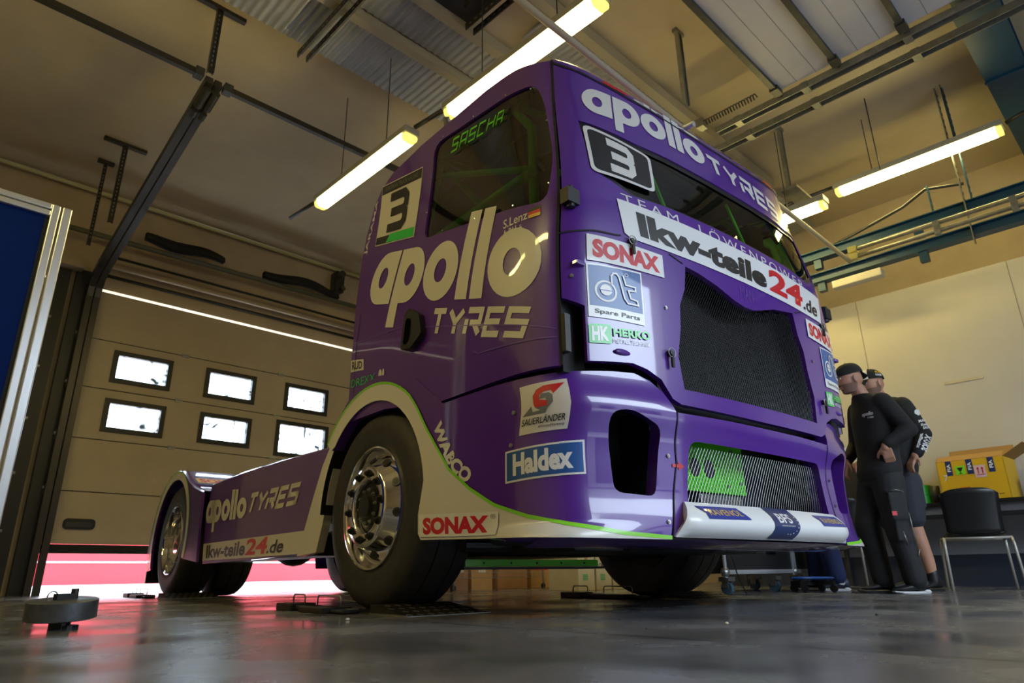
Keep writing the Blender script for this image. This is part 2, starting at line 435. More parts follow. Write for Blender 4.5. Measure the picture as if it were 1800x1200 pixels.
for sg in (-1, 1):
    gap('door_seal', mir([(-1.205,.95),(-1.206,1.6),(-1.205,2.0),(-1.198,2.35),(-1.19,2.60)], sg), .012)
    gap('panel_seam', mir([(-2.86,1.1),(-2.87,1.66)], sg), .006)
    gap('panel_seam', mir([(-1.2,1.53),(-1.05,1.555),(-.93,1.56),(-.905,1.565)], sg), .008)
    gap('panel_seam', mir([(-.60,1.555),(-.51,1.53)], sg), .006)
    gap('body_crease_highlight', mir([(-2.92,1.478),(-2.359,1.42),(-1.67,1.23),(-1.22,1.10)], sg), .005, m='purple2')  # crease highlight painted as a flat lighter purple line
    gap('lower_crease_highlight', mir([(-1.70,1.115),(-1.67,1.095),(-1.62,1.092),(-1.22,1.065)], sg), .006, m='purple2')
gap('header_seam', [(-a, b-.004) for a, b in FT[::-1]]+[(a, b-.004) for a, b in FT[1:]], .012)
# roof and rear wall
def zft(a):
    a = abs(a)
    for (p, q), (r, s_) in zip(FT, FT[1:]):
        if p <= a <= r: return q+(s_-q)*(a-p)/(r-p)
    return 2.6
def roof():
    ST = []
    for (a, b), (c, d) in zip(SIDE_TOP, SIDE_TOP[1:]):
        for k in range(4): ST.append((a+(c-a)*k/4, b+(d-b)*k/4))
    ST.append(SIDE_TOP[-1]); NX = 28; rows = []
    z0 = cab(1.2, 2.6)
    n = len(ST)
    for i, (s_, z) in enumerate(ST):
        B = Vector(cab(s_, z)); A = Vector(cab(*ST[max(i-1, 0)])); D = Vector(cab(*ST[min(i+1, n-1)]))
        tg = (D-A); no = Vector((0, -tg.z, tg.y)); no = no.normalized() if no.length > 1e-6 else Vector((0,0,1))
        if i < 6: no = Vector((0, -.2, 1)).normalized()
        t = i/(n-1)*3.2; row = []
        for j in range(NX+1):
            xn = -1+2*j/NX; xn = math.copysign(1-(1-abs(xn))**1.35, xn) if abs(xn) < 1 else xn
            f = cab(1.2*xn, zft(1.2*xn)); q = max(0, 1-t)
            c = (1-abs(xn)**9)**.5*.085*(1 if i else 0)
            x = xn*B.x*(1-q**3)+f[0]*q**3
            p = Vector((x, B.y+(f[1]-z0[1])*q**3, B.z+(f[2]-2.6)*q**4)) + no*c
            row.append(p)
        rows.append(row)
        if i == 0:
            for dy, dz in ((.004,.022),(.014,.045),(.032,.066)): rows.append([q_+Vector((0,dy,dz))*(1-abs(-1+2*j/NX)**9)**.5 for j, q_ in enumerate(row)])
    global ROWS; ROWS = rows; mb = MB(); mb.slot(0, True).loft(rows); return mb.build('roof', 'purple', T)
RF = roof()
# ---- bumper corners and wheel arches in one skin per side
WS0 = 2.5626
def arc(c, r, a0, a1, n): return [(c[0]+r*math.cos(R(a0+(a1-a0)*k/n)), c[1]+r*math.sin(R(a0+(a1-a0)*k/n))) for k in range(n+1)]
WC = (-WS0, .505)
HL = rp([(-.998,.773),(-.899,.792),(-.725,.728),(-.775,.452),(-.975,.462)], [.05,.05,.05,.04,.04])
def corner(sg):
    top = [(-.655,.80),(-.70,.885),(-.76,.93),(-.84,.953),(-.95,.948),(-1.1,.935),(-1.3,.922),(-1.88,.918),(-1.98,.985),(-2.12,1.09),(-2.3,1.165),(-2.5,1.195),(-2.68,1.185),(-2.86,1.12),(-2.98,1.02),(-3.06,.88)]
    inner = arc(WC, .555, 138, 8, 22)
    lo = [(-2.05,.43),(-2.045,.345),(-2.02,.318),(-1.2,.292),(-.95,.288),(-.735,.288),(-.70,.40),(-.645,.60)]
    p = shell('front_corner_panel', T, bump, [mir(top+[(-3.02,.86)]+inner+lo, sg), mir(HL, sg)], .06, 'purple', (.025,.02))
    trim = [(-3.02,.86)]+[(-3.05,.88)]+arc(WC, .648, 142, 52, 18)+[(-2.10,.95),(-2.0,.82),(-1.813,.61),(-1.66,.51),(-1.498,.43),(-1.33,.375),(-1.167,.338),(-.937,.308),(-.735,.296),(-.735,.288),(-1.2,.292),(-2.02,.318),(-2.045,.345),(-2.05,.43)]+arc(WC, .555, 8, 138, 22)
    decal('wheel_arch_trim', T, bump, [(*fill([mir(trim, sg)]), 'cream')], (.025, .02), .0045, label='cream white wheel arch trim sweeping down to the front corner')
    e = arc(WC, .648, 142, 52, 18)+[(-2.10,.95),(-2.0,.82),(-1.813,.61),(-1.66,.51),(-1.498,.43),(-1.33,.375),(-1.167,.338),(-.937,.308),(-.735,.296)]
    gap('lime_stripe', mir(e, sg), .014, bump, 'lime', T, .006)
    # inner arch liner and headlight well
    mb = MB(); r0 = []; r1 = []
    for k in range(25):
        a = R(150-150*k/24); y = -math.cos(a)*-1
        P = Vector((sg*1.245, .555*-math.cos(a)*-1, 0))
        yy = -.575*math.cos(a)*-1; zz = .505+.575*math.sin(a)
        r0.append((sg*1.25, yy, zz)); r1.append((sg*.75, yy, zz))
    mb.slot(0, True).loft([r0, r1]); mb.build('arch_liner', 'black', T)
    return p
CP = {sg: corner(sg) for sg in (-1, 1)}
LG = rp([(-.555,.695),(.555,.695),(.60,.438),(-.60,.438)], [.05,.05,.01,.01])
btop = [(-.648,.80),(-.60,.80),(.60,.80),(.648,.80)]
bumper = shell('bumper', T, bump, [[(-.648,.80),(-.3,.805),(.3,.805),(.648,.80),(.64,.60),(.69,.40),(.715,.30),(-.715,.30),(-.69,.40),(-.64,.60)], LG], .07, 'purple')
gap('bumper_seam', [(-.651,.80),(-.643,.60),(-.693,.40),(-.72,.30)], .006, bump); gap('bumper_seam', [(.651,.80),(.643,.60),(.693,.40),(.72,.30)], .006, bump)
def barf(s_, z):
    x, y, _ = bump(s_, z); t = (z-.298)/.14; y -= .05*math.sin(PI*max(0, min(1, t))**.8)*sm((.74-abs(s_))/.1)+.004
    return (x, y, z)
spl = shell('splitter_bar', T, barf, [[(-.632,.437),(-.3,.437),(.3,.437),(.632,.437),(.665,.39),(.712,.298),(-.712,.298),(-.665,.39)]], .05, 'white', (.05, .01), .002, label='white bar across the bottom of the bumper')
def under():
    mb = MB(); a = []; b = []; c = []
    for k in range(31):
        s_ = -1.25+2.5*k/30; P = bump(s_, .29); a.append(P); b.append((P[0]*.96, P[1]+.16, .262)); c.append((P[0]*.9, P[1]+.42, .27))
    mb.slot(0, True).loft([a, b, c]); return mb.build('underbody_lip', 'purple', T)
under()
# ---- wire grilles
def inside(p, poly):
    x, y = p; c = False; n = len(poly)
    for i in range(n):
        x1, y1 = poly[i]; x2, y2 = poly[i-1]
        if (y1 > y) != (y2 > y) and x < (x2-x1)*(y-y1)/(y2-y1)+x1: c = not c
    return c
def wires(name, fn, poly, pitch, slope, r, m, off):
    x0 = min(p[0] for p in poly); x1 = max(p[0] for p in poly); y0 = min(p[1] for p in poly); y1 = max(p[1] for p in poly)
    mb = MB(); H = y1-y0
    for d in (1, -1):
        k = x0-H/slope-.01
        while k < x1+H/slope:
            run = []; N = max(8, int(H/.02))
            for i in range(N+1):
                v = y0+H*i/N; u = k+d*(v-y0)/slope + (0 if d > 0 else 0)
                if x0 <= u <= x1 and inside((u, v), poly):
                    P, n = nrm(fn, u, v); run.append(P+n*(off+d*r*.6))
                else:
                    if len(run) > 1: mb.tube(run, r, 3, False)
                    run = []
            if len(run) > 1: mb.tube(run, r, 3, False)
            k += pitch
    return mb.build(name, m, T, fix=False)
wires('radiator_grille', cab, GR, .0165, 1.5, .0017, 'meshm', -.018)
wires('lower_grille', bump, [(a*1.01, b) for a, b in LG], .021, 1.55, .0011, 'meshs', -.03)
mb = MB(); mb.box((0,-1.40,1.2), (1.25,.06,.72)); mb.build('radiator', 'dark', T)
mb = MB(); mb.slot(0); mb.box((-.10,-1.35,.63), (.36,.04,.23)); mb.box((-.31,-1.375,.63), (.25,.03,.24)); mb.box((.075,-1.29,.63), (.02,.12,.23)); mb.slot(1)
for x in (-.35,-.24): mb.lathe([(-1.393,.0),(-1.393,.040),(-1.389,.044)], (x,0,.617), 'y', 24)
mb.slot(2)
for x, z in ((-.02,.72),(.04,.70),(.04,.64),(.04,.57),(-.07,.55)): mb.cyl((x,-1.378,z),(x,-1.368,z),.009,8)
o = mb.build('cooler_bracket', ['green','black','steel'], T); o['label'] = 'neon green bracket plate with two round holes'
mb = MB(); mb.box((-.15,-1.36,.48), (.34,.05,.05)); mb.build('cooler_pipe', 'steel', T, bevel=.01)
mb = MB(); mb.box((0,-1.1,.62), (1.5,.2,.5)); mb.build('front_crossmember', 'dark', T)
# headlight wells
for sg in (-1, 1):
    mb = MB(); mb.slot(0); mb.box((sg*.86,-1.12,.62), (.5,.04,.5)); mb.box((sg*.62,-1.25,.62), (.03,.25,.45)); mb.slot(0); mb.box((sg*.9,-1.2,.40),(.4,.25,.03)); mb.slot(2); mb.box((sg*.82,-1.19,.49), (.17,.04,.10), (0,0,.2)); mb.slot(1); mb.cyl((sg*.86,-1.17,.62), (sg*.86,-1.3,.62), .05, 16); mb.box((sg*.80,-1.2,.66),(.10,.08,.12)); mb.slot(3); mb.tube([(sg*.93,-1.2,.50),(sg*.93,-1.22,.72),(sg*.88,-1.2,.75)], .006, 6)
    mb.build('headlight_well', ['black','dark','green','steel'], T)
# ---- cab floor, underside, engine, frame
mb = MB(); mb.box((0,-.45,1.0), (2.3,1.55,.08)); mb.build('cab_floor', 'black', T)
mb = MB(); mb.box((0,.0,.42), (.8,2.1,.30)); mb.box((0,.2,.7),(1.0,1.6,.4)); mb.box((.0,-.75,.30), (1.5,.5,.08)); mb.box((-.45,-.3,.36),(.5,1.1,.12)); mb.cyl((-.8,-.2,.33),(.8,-.2,.33),.07,14)
mb.build('engine', 'dark', T, bevel=.02)
mb = MB(); mb.tube([(-1.0,-.75,.335),(.95,-.75,.325)], .045, 12); mb.tube([(-1.0,-.5,.30),(-.3,-.6,.30),(.6,-.5,.30)], .035, 10); mb.build('steering_rod', 'darkmetal', T)
mb = MB(); mb.slot(0).box((-.42,-.35,.222), (.95,.05,.035)); mb.slot(1)
for k in range(5): mb.cyl((-.78+.18*k,-.378,.222),(-.78+.18*k,-.372,.222),.006,8)
o = mb.build('skid_beam', ['green','black'], T); o['label'] = 'neon green beam low under the cab'
mb = MB(); mb.box((-.42,-.32,.197), (1.0,.16,.012)); mb.build('skid_plate', 'black', T)
def duct():
    mb = MB(); pts = []; rad = []
    for k in range(81):
        x = -.66+.62*k/80; pts.append((x,-1.22,.292)); rad.append(.042 if k % 2 else .034)
    mb.slot(0, True).tube(pts, .04, 12, True, rad); return mb.build('brake_duct', 'black', T)
duct()
mb = MB(); mb.box((.09,-1.2,.285), (.28,.16,.006), (R(12),0,0)); mb.build('duct_deflector', 'steel', T)
for sg in (-1, 1):
    mb = MB(); mb.box((sg*.40,2.1,.72), (.08,5.1,.26)); mb.build('frame_rail', 'dark', T)
mb = MB(); mb.cyl((-.95,0,.505),(.95,0,.505),.06,14); mb.box((0,0,.42),(1.5,.12,.12)); mb.build('front_axle', 'dark', T)
mb = MB(); mb.cyl((-.7,WB,.505),(.7,WB,.505),.11,18); mb.sphere((0,WB,.505), .24); mb.build('rear_axle', 'dark', T)
# ---- wheels
def tyre(w, par, groove=True, r=.505):
    prof = [(-w+.01,.31),(-w-.005,.36),(-w-.012,.42),(-w,.47),(-w+.03,.495)]
    xs = [-w+.06, -w*.70, -w*.68, -w*.67, -w*.65, -w*.36, -w*.34, -w*.33, -w*.31, -.06]
    gr = [r-.003, r, r, r-.010, r-.010] if False else None
    prof += [(-w+.06,r-.003),(-w*.70,r),(-w*.695,r-.009),(-w*.68,r-.009),(-w*.675,r),(-w*.36,r),(-w*.355,r-.009),(-w*.34,r-.009),(-w*.335,r),(-.06,r-.003)]
    prof += [(-.03,.495),(-.008,.472),(.004,.43),(.006,.40),(.001,.375),(.003,.36),(-.002,.335),(-.012,.312)]
    mb = MB(); mb.slot(0, True).lathe(prof, (0,0,0), 'x', 96); return mb.build('tyre', 'tyre', par, autosm=35)
def nuts(par, n, rad, a, r, h, m, name='wheel_nut', ph=0):
    for k in range(n):
        t = 2*PI*(k+ph)/n; mb = MB(); c = (rad*math.cos(t), rad*math.sin(t))
        mb.cyl((a,c[0],c[1]), (a+h*.35,c[0],c[1]), r*1.25, 14); mb.cyl((a+h*.35,c[0],c[1]), (a+h,c[0],c[1]), r*.85, 6); mb.cyl((a+h,c[0],c[1]),(a+h*1.25,c[0],c[1]), r*.5, 8)
        mb.build(name, m, par)
def wheel_front(loc, rz):
    w = bpy.data.objects.new('front_wheel', None); COL.objects.link(w); w.parent = T; w.location = loc; w.rotation_euler = (R(8), 0, rz)
    tyre(.33, w)
    mb = MB(); mb.slot(0, True).lathe([(-.012,.316),(.004,.312),(.006,.304),(-.004,.297),(-.03,.290),(-.055,.284),(-.058,.277),(-.045,.268),(.012,.218),(.030,.208),(.036,.203),(.037,.140),(.030,.133),(-.02,.130)], (0,0,0), 'x', 96)
    mb.build('rim', 'chrome', w, autosm=50)
    for k in range(10):
        mb = MB(); t = 2*PI*(k+.5)/10; c = Vector((-.012, .246*math.cos(t), .246*math.sin(t))); n = Vector((.74, .67*math.cos(t), .67*math.sin(t)))
        mb.slot(0); mb.cyl(c-n*.004, c+n*.0035, .023, 20); mb.slot(1); mb.cyl(c+n*.0035, c+n*.0045, .0165, 20); mb.build('hand_hole', ['darkmetal','black'], w)
    nuts(w, 10, .1675, .037, .0165, .022, 'black')
    mb = MB(); mb.slot(0, True).lathe([(-.02,.131),(.0,.125),(.004,.10),(.02,.095),(.024,.06),(.045,.055),(.048,.0)], (0,0,0), 'x', 40); mb.build('hub', 'black', w, autosm=40)
    nuts(w, 10, .085, .022, .008, .012, 'steel', 'hub_bolt')
    mb = MB(); mb.slot(0, True).lathe([(-.33,.31),(-.25,.30),(-.22,.24),(-.24,.15),(-.28,.12),(-.28,.0)], (0,0,0), 'x', 40); mb.build('brake_drum', 'dark', w, autosm=40)
    return w
def wheel_rear(loc, rz):
    w = bpy.data.objects.new('rear_wheel', None); COL.objects.link(w); w.parent = T; w.location = loc; w.rotation_euler = (R(5), 0, rz)
    tyre(.29, w); t2 = tyre(.29, w); t2.location.x = -.35
    mb = MB(); mb.slot(0, True).lathe([(-.012,.316),(.004,.312),(.006,.304),(-.006,.296),(-.05,.289),(-.10,.283),(-.115,.272),(-.14,.25),(-.155,.22),(-.15,.20),(-.145,.14),(-.15,.135)], (0,0,0), 'x', 72); mb.build('rim', 'chrome', w, autosm=50)
    nuts(w, 10, .1675, -.146, .0155, .035, 'darkmetal')
    mb = MB(); mb.slot(0, True).lathe([(-.15,.135),(-.06,.13),(-.04,.12),(-.035,.0)], (0,0,0), 'x', 40); mb.build('hub', 'chrome', w, autosm=40)
    mb = MB(); mb.slot(0, True).lathe([(-.62,.31),(-.5,.28),(-.48,.2),(-.5,.0)], (0,0,0), 'x', 32); mb.build('brake_drum', 'dark', w, autosm=40)
    return w
XF = 1.229
wheel_front((-XF,0,.507), PI); wheel_front((XF,0,.507), 0)
wheel_rear((-XF+.02,WB,.507), PI); wheel_rear((XF-.02,WB,.507), 0)
# ---- side fairings, rear fenders
def fair(sg):
    X = sg*1.2
    fn = (lambda a, z: (-1.2, -a, z)) if sg < 0 else (lambda a, z: (1.2, a, z))
    k = -1 if sg < 0 else 1
    lp = [(k*y, z) for y, z in [(.56,.90),(1.4,.925),(2.2,.93),(2.92,.915),(2.97,.60),(2.90,.275),(1.6,.285),(.72,.30),(.66,.5)]]
    p = shell('side_fairing', T, fn, [lp], .03, 'purple', (.5,.5))
    mb = MB(); mb.slot(0, True).loft([[(X,.56,.90),(X,1.4,.925),(X,2.2,.93),(X,2.92,.915)],[(sg*1.185,.56,.915),(sg*1.185,1.4,.94),(sg*1.185,2.2,.945),(sg*1.185,2.92,.93)],[(sg*1.13,.56,.92),(sg*1.13,1.4,.945),(sg*1.13,2.2,.95),(sg*1.13,2.92,.935)],[(sg*.6,.56,.92),(sg*.6,1.4,.945),(sg*.6,2.2,.95),(sg*.6,2.92,.935)]])
    mb.build('fairing_deck', 'purple', T)
    mb = MB(); mb.bx(X-.03*sg, X-.3*sg, .75, 2.9, .285, .31); mb.build('fairing_floor', 'black', T)
    w = shell('fairing_strut', T, fn, [[(k*y, z) for y, z in [(.42,.91),(.58,.895),(.66,.80),(.76,.62),(.86,.42),(.93,.285),(.66,.30),(.60,.45),(.55,.65),(.50,.80)]]], .05, 'cream', (.5,.5), .02, label='cream white slanted strut at the front of the side fairing')
    # rear fender
    C0 = (WB, .505)
    out = [(2.93,.29),(2.98,.60),(3.0,.86),(3.28,.925),(3.48,1.0),(3.74,1.12),(3.95,1.145),(4.15,1.125),(4.36,1.02),(4.54,.84),(4.63,.62),(4.66,.42),(4.60,.23)]
    inn = [(C0[0]+.56*math.cos(R(a)), C0[1]+.56*math.sin(R(a))) for a in [-28+k2*(226/26) for k2 in range(27)]]
    fn2 = (lambda a, z: (-1.245, -a, z)) if sg < 0 else (lambda a, z: (1.245, a, z))
    f = shell('rear_fender', T, fn2, [[(k*y, z) for y, z in out+inn]], .02, 'purple', (.3,.3))
    band = [(C0[0]+.565*math.cos(R(a)), C0[1]+.565*math.sin(R(a))) for a in [-25+k2*(222/26) for k2 in range(27)]]+[(C0[0]+.632*math.cos(R(a)), C0[1]+.632*math.sin(R(a))) for a in [196-k2*(220/26) for k2 in range(27)]]
    decal('rear_arch_trim', T, fn2, [(*fill([[(k*y, z) for y, z in band]]), 'cream')], (.4,.4), .002, label='cream white band around the rear wheel arch')
    gap('lime_stripe', [(k*(C0[0]+.637*math.cos(R(a))), C0[1]+.637*math.sin(R(a))) for a in [196-k2*(220/26) for k2 in range(27)]], .014, fn2, 'lime')
    mb = MB(); mb.slot(0, True)
    from_ = out[2:]
    mb.loft([[(sg*x, y, z+dz) for y, z in from_] for x, dz in ((1.245,0),(1.235,.012),(1.2,.018),(.55,.018))]); mb.build('fender_top', 'purple', T, autosm=40)
    mb = MB(); mb.bx(sg*1.24, sg*.9, 4.585, 4.615, .12, .5); mb.build('mud_flap', 'black', T)
both(fair)
mb = MB(); mb.bx(-.6,.6,2.9,4.5,.95,.99); mb.cyl((0,3.6,1.0),(0,3.6,1.04),.45,32); mb.build('fifth_wheel_plate', 'dark', T)
mb = MB(); mb.bx(-1.15,1.15,.45,.55,.5,1.0); mb.build('rear_cab_shield', 'dark', T)
# ================================================================ lettering and stickers on the truck
def on(fn, bl, br, tr, tl): return quadmap(fn, [bl, br, tr, tl])
FR, SL = front, SP[-1]
# side door: big lettering
av, af = apollo()
decal('door_lettering', SL, on(cab, (-2.83,1.705),(-1.30,1.25),(-1.252,1.572),(-2.775,2.035)), [(av, af, 'cream')], (.04,.3), label='big cream lettering across the door')
ty = strokes('TYRES', (0,0,1,1), .27, .08)
decal('door_lettering', SL, on(cab, (-2.068,1.288),(-1.376,1.088),(-1.314,1.212),(-2.025,1.425)), [(*ty, 'cream')], (.1,.5))
decal('name_lettering', SL, on(cab, (-2.1,2.424),(-1.603,2.346),(-1.600,2.430),(-2.098,2.522)), [(*strokes('SASCHA', (0,0,1,1), .16, .35, .25), 'green')], (.1,.5), label='neon green name lettering on the side window')
decal('driver_name', SL, on(cab, (-1.505,1.595),(-1.352,1.588),(-1.355,1.69),(-1.51,1.70)), [(*text('S.Lenz', (0,.54,1,1), .012), 'letter'), (*text('A RH +', (0,0,.8,.44), .012), 'letter')], (.5,.5))
decal('flag_sticker', SL, on(cab, (-1.347,1.64),(-1.285,1.639),(-1.287,1.691),(-1.353,1.688)), [(*rect2(0,.667,1,1), 'blackv'), (*rect2(0,.333,1,.667), 'red'), (*rect2(0,0,1,.333), 'gold')], (.5,.5), label='small black, red and gold flag')
# start number on the side
decal('start_number_sticker', SL, on(cab, (-2.875,2.135),(-2.365,1.985),(-2.405,2.500),(-2.92,2.615)), [
    (*rect2(0,0,1,1), 'cream'), (*rect2(.01,.84,.99,.985), 'blackv'), (*text('EUROPEAN TRUCK RACING', (.10,.88,.90,.95), .01), 'grey'), (*rect2(.02,.015,.36,.13), 'blackv'), (*fill([[(.30,.015),(.98,.015),(.98,.14),(.38,.14)]]), 'herko'),
    (*strokes('3', (.27,.17,.74,.80), .27), 'blackv')], (.12,.12), label='white start number sticker with a black 3')
decal('side_lettering', SL, on(cab, (-3.03,2.13),(-2.975,2.12),(-2.95,2.52),(-2.985,2.54)), [(*[(lambda vf: ([(1-b, a) for a, b in vf[0]], vf[1]))(text('JARAMA', (0,0,1,1), .02))][0], 'letter')], (.3,.1))
decal('sponsor_sticker', SL, on(cab, (-2.915,1.30),(-2.753,1.278),(-2.762,1.345),(-2.92,1.375)), [(*rect2(0,0,1,1), 'cream'), (*text('RUD', (.1,.15,.9,.85), .03), 'blackv')], (.5,.5), label='small white sticker with black lettering')
decal('sponsor_lettering', SL, on(cab, (-2.90,1.20),(-2.50,1.165),(-2.50,1.23),(-2.90,1.262)), [(*text('DREXX', (0,.05,.72,.8), .0), 'herko'), (*fill([ell(.86,.5,.045,.5,14)]), 'cream'), (*fill([ell(.95,.55,.03,.42,14)]), 'cream')], (.2,.5), label='thin green lettering above the wheel arch')
# header
decal('header_lettering', FR, on(cab, (-1.055,2.272),(-.148,2.222),(-.148,2.365),(-1.045,2.442)), [(av, af, 'letter')], (.025,.3))
decal('header_lettering', FR, on(cab, (-.105,2.212),(.70,2.172),(.745,2.312),(-.118,2.338)), [(*strokes('TYRES', (0,0,1,1), .27, .08, -.05), 'letter')], (.04,.3))
def winnum(sg):
    x0, x1 = (-1.05, -.665)
    g = on(cab, (x0,1.872),(x1,1.865),(x1,2.085),(x0-.02,2.17))
    o = rp([(0,0),(1,0),(1,1),(0,1)], .12, 5); i = rp([(.05,.06),(.95,.06),(.95,.94),(.05,.94)], .10, 5)
    decal('start_number_sticker', FR, g, [(*fill([rp([(.02,.03),(.98,.03),(.98,.97),(.02,.97)], .11, 5)]), 'blackv'), (*fill([o, i]), 'letter'), (*strokes('3', (.30,.12,.70,.88), .30), 'letter')], (.08,.15), .004, label='black start number panel with a white 3 in a white frame')
winnum(-1)
decal('team_lettering', FR, on(cab, (-.885,1.742),(.735,1.728),(.735,1.795),(-.90,1.803)), [(*text('TEAM  L\u00d6WENPOWER', (0,0,1,1), -.004, 0, 1.35), 'letter')], (.04,.6), .002)
decal('sponsor_banner', FR, on(cab, (-.878,1.565),(.90,1.562),(.97,1.742),(-.922,1.752)), [(*fill([[(0,.10),(.02,0),(1,0),(1,1),(0,1)]]), 'white'),
    (*text('lkw-teile', (.055,.14,.615,.80), .05), 'blackv'), (*text('24', (.63,.16,.85,.92), .04), 'red'), (*text('.de', (.855,.14,.965,.62), .02), 'blackv')], (.018,.5), .0045, label='long white banner with black and red web address')
def son(par, fn, q, extra=False):
    return decal('sponsor_sticker', par, on(fn, *q), [(*rect2(0,0,1,1), 'white'), (*text('SONAX', (.06,.14,.94,.86), .055), 'red')], (.06,.5), .005, label='white sticker with bold red lettering')
son(FR, cab, ((-1.082,1.408),(-.648,1.420),(-.652,1.532),(-1.082,1.533)))
son(FR, cab, ((.648,1.420),(1.082,1.408),(1.082,1.533),(.652,1.532)))
def dt(x0, x1):
    P = [(*rect2(0,0,1,1), 'white'), (*rect2(.03,.21,.97,.97), 'blue'), (*text('Spare Parts', (.10,.05,.90,.155), .012), 'grey')]
    P += [(*fill([ell(.30,.50,.19,.20), ell(.30,.50,.155,.165)]), 'letter'), (*fill([ell(.30,.52,.10,.105)]), 'letter'), (*rect2(.20,.505,.40,.52), 'blue')]
    def st(pts, w): 
        V=[]
        for a, b in zip(pts, pts[1:]):
            A=Vector(a); B=Vector(b); d=(B-A).normalized(); n=Vector((-d.y,d.x))*w/2; V.append(([tuple(A-n-d*w/2),tuple(B-n+d*w/2),tuple(B+n+d*w/2),tuple(A+n-d*w/2)],[(0,1,2,3)]))
        return join2(V)
    for q in ([(.40,.66),(.40,.80),(.44,.86),(.50,.86),(.54,.80),(.62,.42),(.68,.34),(.88,.34),(.86,.42),(.74,.44),(.70,.58),(.84,.60),(.84,.67),(.66,.68),(.62,.84)],): P.append((*st(q, .03), 'letter'))
    P.append((*fill([ell(.68,.87,.035,.035,12), ell(.68,.87,.026,.026,12)]), 'letter'))
    decal('sponsor_sticker', FR, on(cab, (x0,1.154),(x1,1.160),(x1,1.408),(x0,1.394)), P, (.1,.2), .004, label='blue square sticker with a white looped emblem')
dt(-1.087,-.795); dt(.795,1.087)
def herko(x0, x1):
    decal('sponsor_sticker', FR, on(cab, (x0,1.04),(x1,1.062),(x1,1.148),(x0,1.122)), [(*fill([rp([(0,0),(.33,0),(.33,1),(0,1)], .06)]), 'herko'), (*text('HK', (.04,.12,.29,.88), .05), 'white'), (*text('HERKO', (.36,.42,1,.86), .04), 'herko'), (*text('METALLTECHNIK', (.36,.08,1,.30), .0), 'letter')], (.1,.5), .004, label='green square sticker with green and white lettering')
herko(-1.09,-.772); herko(.772,1.09)
decal('hood_emblem', FR, on(cab, (-.06,1.475),(.06,1.475),(.06,1.535),(-.06,1.535)), [(*text('MAN', (0,0,1,1), -.01), 'purple2')], (.3,.5), label='faint raised lettering above the grille')
# bumper corner
CL = CP[-1]
def sauer():
    P = [(*rect2(0,0,1,1), 'cream'), (*fill([[(.04,.36),(.22,.54),(.26,.42),(.55,.44),(.66,.56),(.66,.70),(.60,.76),(.44,.76),(.40,.66),(.52,.66),(.54,.56),(.48,.50),(.30,.50),(.52,.36)]]), 'grey'),
      (*fill([[(.94,.92),(.68,.72),(.66,.80),(.52,.80),(.40,.74),(.40,.64),(.55,.60),(.54,.50),(.30,.50),(.27,.58),(.27,.74),(.36,.86),(.52,.92)]]), 'red'),
      (*text('SAUERL\u00c4NDER', (.05,.17,.93,.33), .01), 'blackv'), (*text('#WirsindWerkzeug', (.42,.07,.93,.135), .01, .2), 'blackv')]
    decal('sponsor_sticker', CL, on(bump, (-1.364,.687),(-1.165,.700),(-1.160,.900),(-1.361,.884)), P, (.12,.25), label='white square sticker with a red and grey slanted emblem')
sauer()
decal('sponsor_sticker', CL, on(bump, (-1.435,.506),(-1.092,.527),(-1.095,.658),(-1.434,.632)), [(*rect2(0,0,1,1), 'white'), (*rect2(.025,.06,.975,.94), 'blue'), (*text('Haldex', (.12,.18,.86,.86), .045), 'white')], (.06,.5), label='blue sticker with white rounded lettering in a white frame')
decal('sponsor_sticker', CL, on(bump, (-2.022,.330),(-1.475,.312),(-1.47,.402),(-2.032,.428)), [(*rect2(0,0,1,1), 'white'), (*text('SONAX', (.05,.10,.90,.86), .055), 'red'), (*text('\u00ae', (.92,.70,.975,.90)), 'grey')], (.06,.3), .009, label='white sticker with bold red lettering low on the wheel arch trim')
def along(pts):
    L = [0.]
    for a, b in zip(pts, pts[1:]): L.append(L[-1]+math.dist(a, b))
    def g(u, v):
        t = u*L[-1]; i = 0
        while i < len(L)-2 and L[i+1] < t: i += 1
        q = (t-L[i])/(L[i+1]-L[i]); a, b = pts[i], pts[i+1]; d = ((b[0]-a[0])/(L[i+1]-L[i]), (b[1]-a[1])/(L[i+1]-L[i]))
        return bump(a[0]+(b[0]-a[0])*q-d[1]*v*.085, a[1]+(b[1]-a[1])*q+d[0]*v*.085)
    return g
decal('sponsor_lettering', CL, along([(-1.95,.805),(-1.90,.715),(-1.83,.62),(-1.75,.555),(-1.68,.515)]), [(*text('WABCO', (.0,.12,1,.92), .05, .25), 'letter')], (.06,.5), label='white lettering following the lime stripe')
# white bar
def rav(x0, x1):
    decal('sponsor_sticker', spl, on(barf, (x0+.012,.367),(x1+.014,.372),(x1,.421),(x0,.418)), [(*fill([[(0,1),(.88,1),(1,0),(.08,0),(.10,.45)]]), 'navy2'), (*text('RAVENOL', (.16,.26,.87,.74), .0), 'gold')], (.08,.2), .005, label='blue flag shaped sticker with yellow lettering')
M['navy2'] = mat('royal_blue_vinyl', (.012,.03,.30), .4, coat=.4)
rav(-.60,-.285); rav(.325,.628)
decal('sponsor_sticker', spl, lambda u, v: barf(-.10+.215*u+.0+.02*math.sin(PI*v)-.03*(1-v), .305+.131*v), [(*rect2(0,0,1,1), 'navy'), (*text('BFS', (.2,.48,.74,.80), .02), 'white'), (*text('BODENSEE FLIGHT SERVICE', (.25,.38,.78,.42), 0), 'letter')]+[(*fill([ell(.62+.28*math.cos(R(a)), .46+.3*math.sin(R(a)), .018, .02, 5)]), 'white') for a in (-100,-80,-60,-40,-20,0,20,40)], (.12,.08), .005, label='navy band with white lettering and a curve of stars')
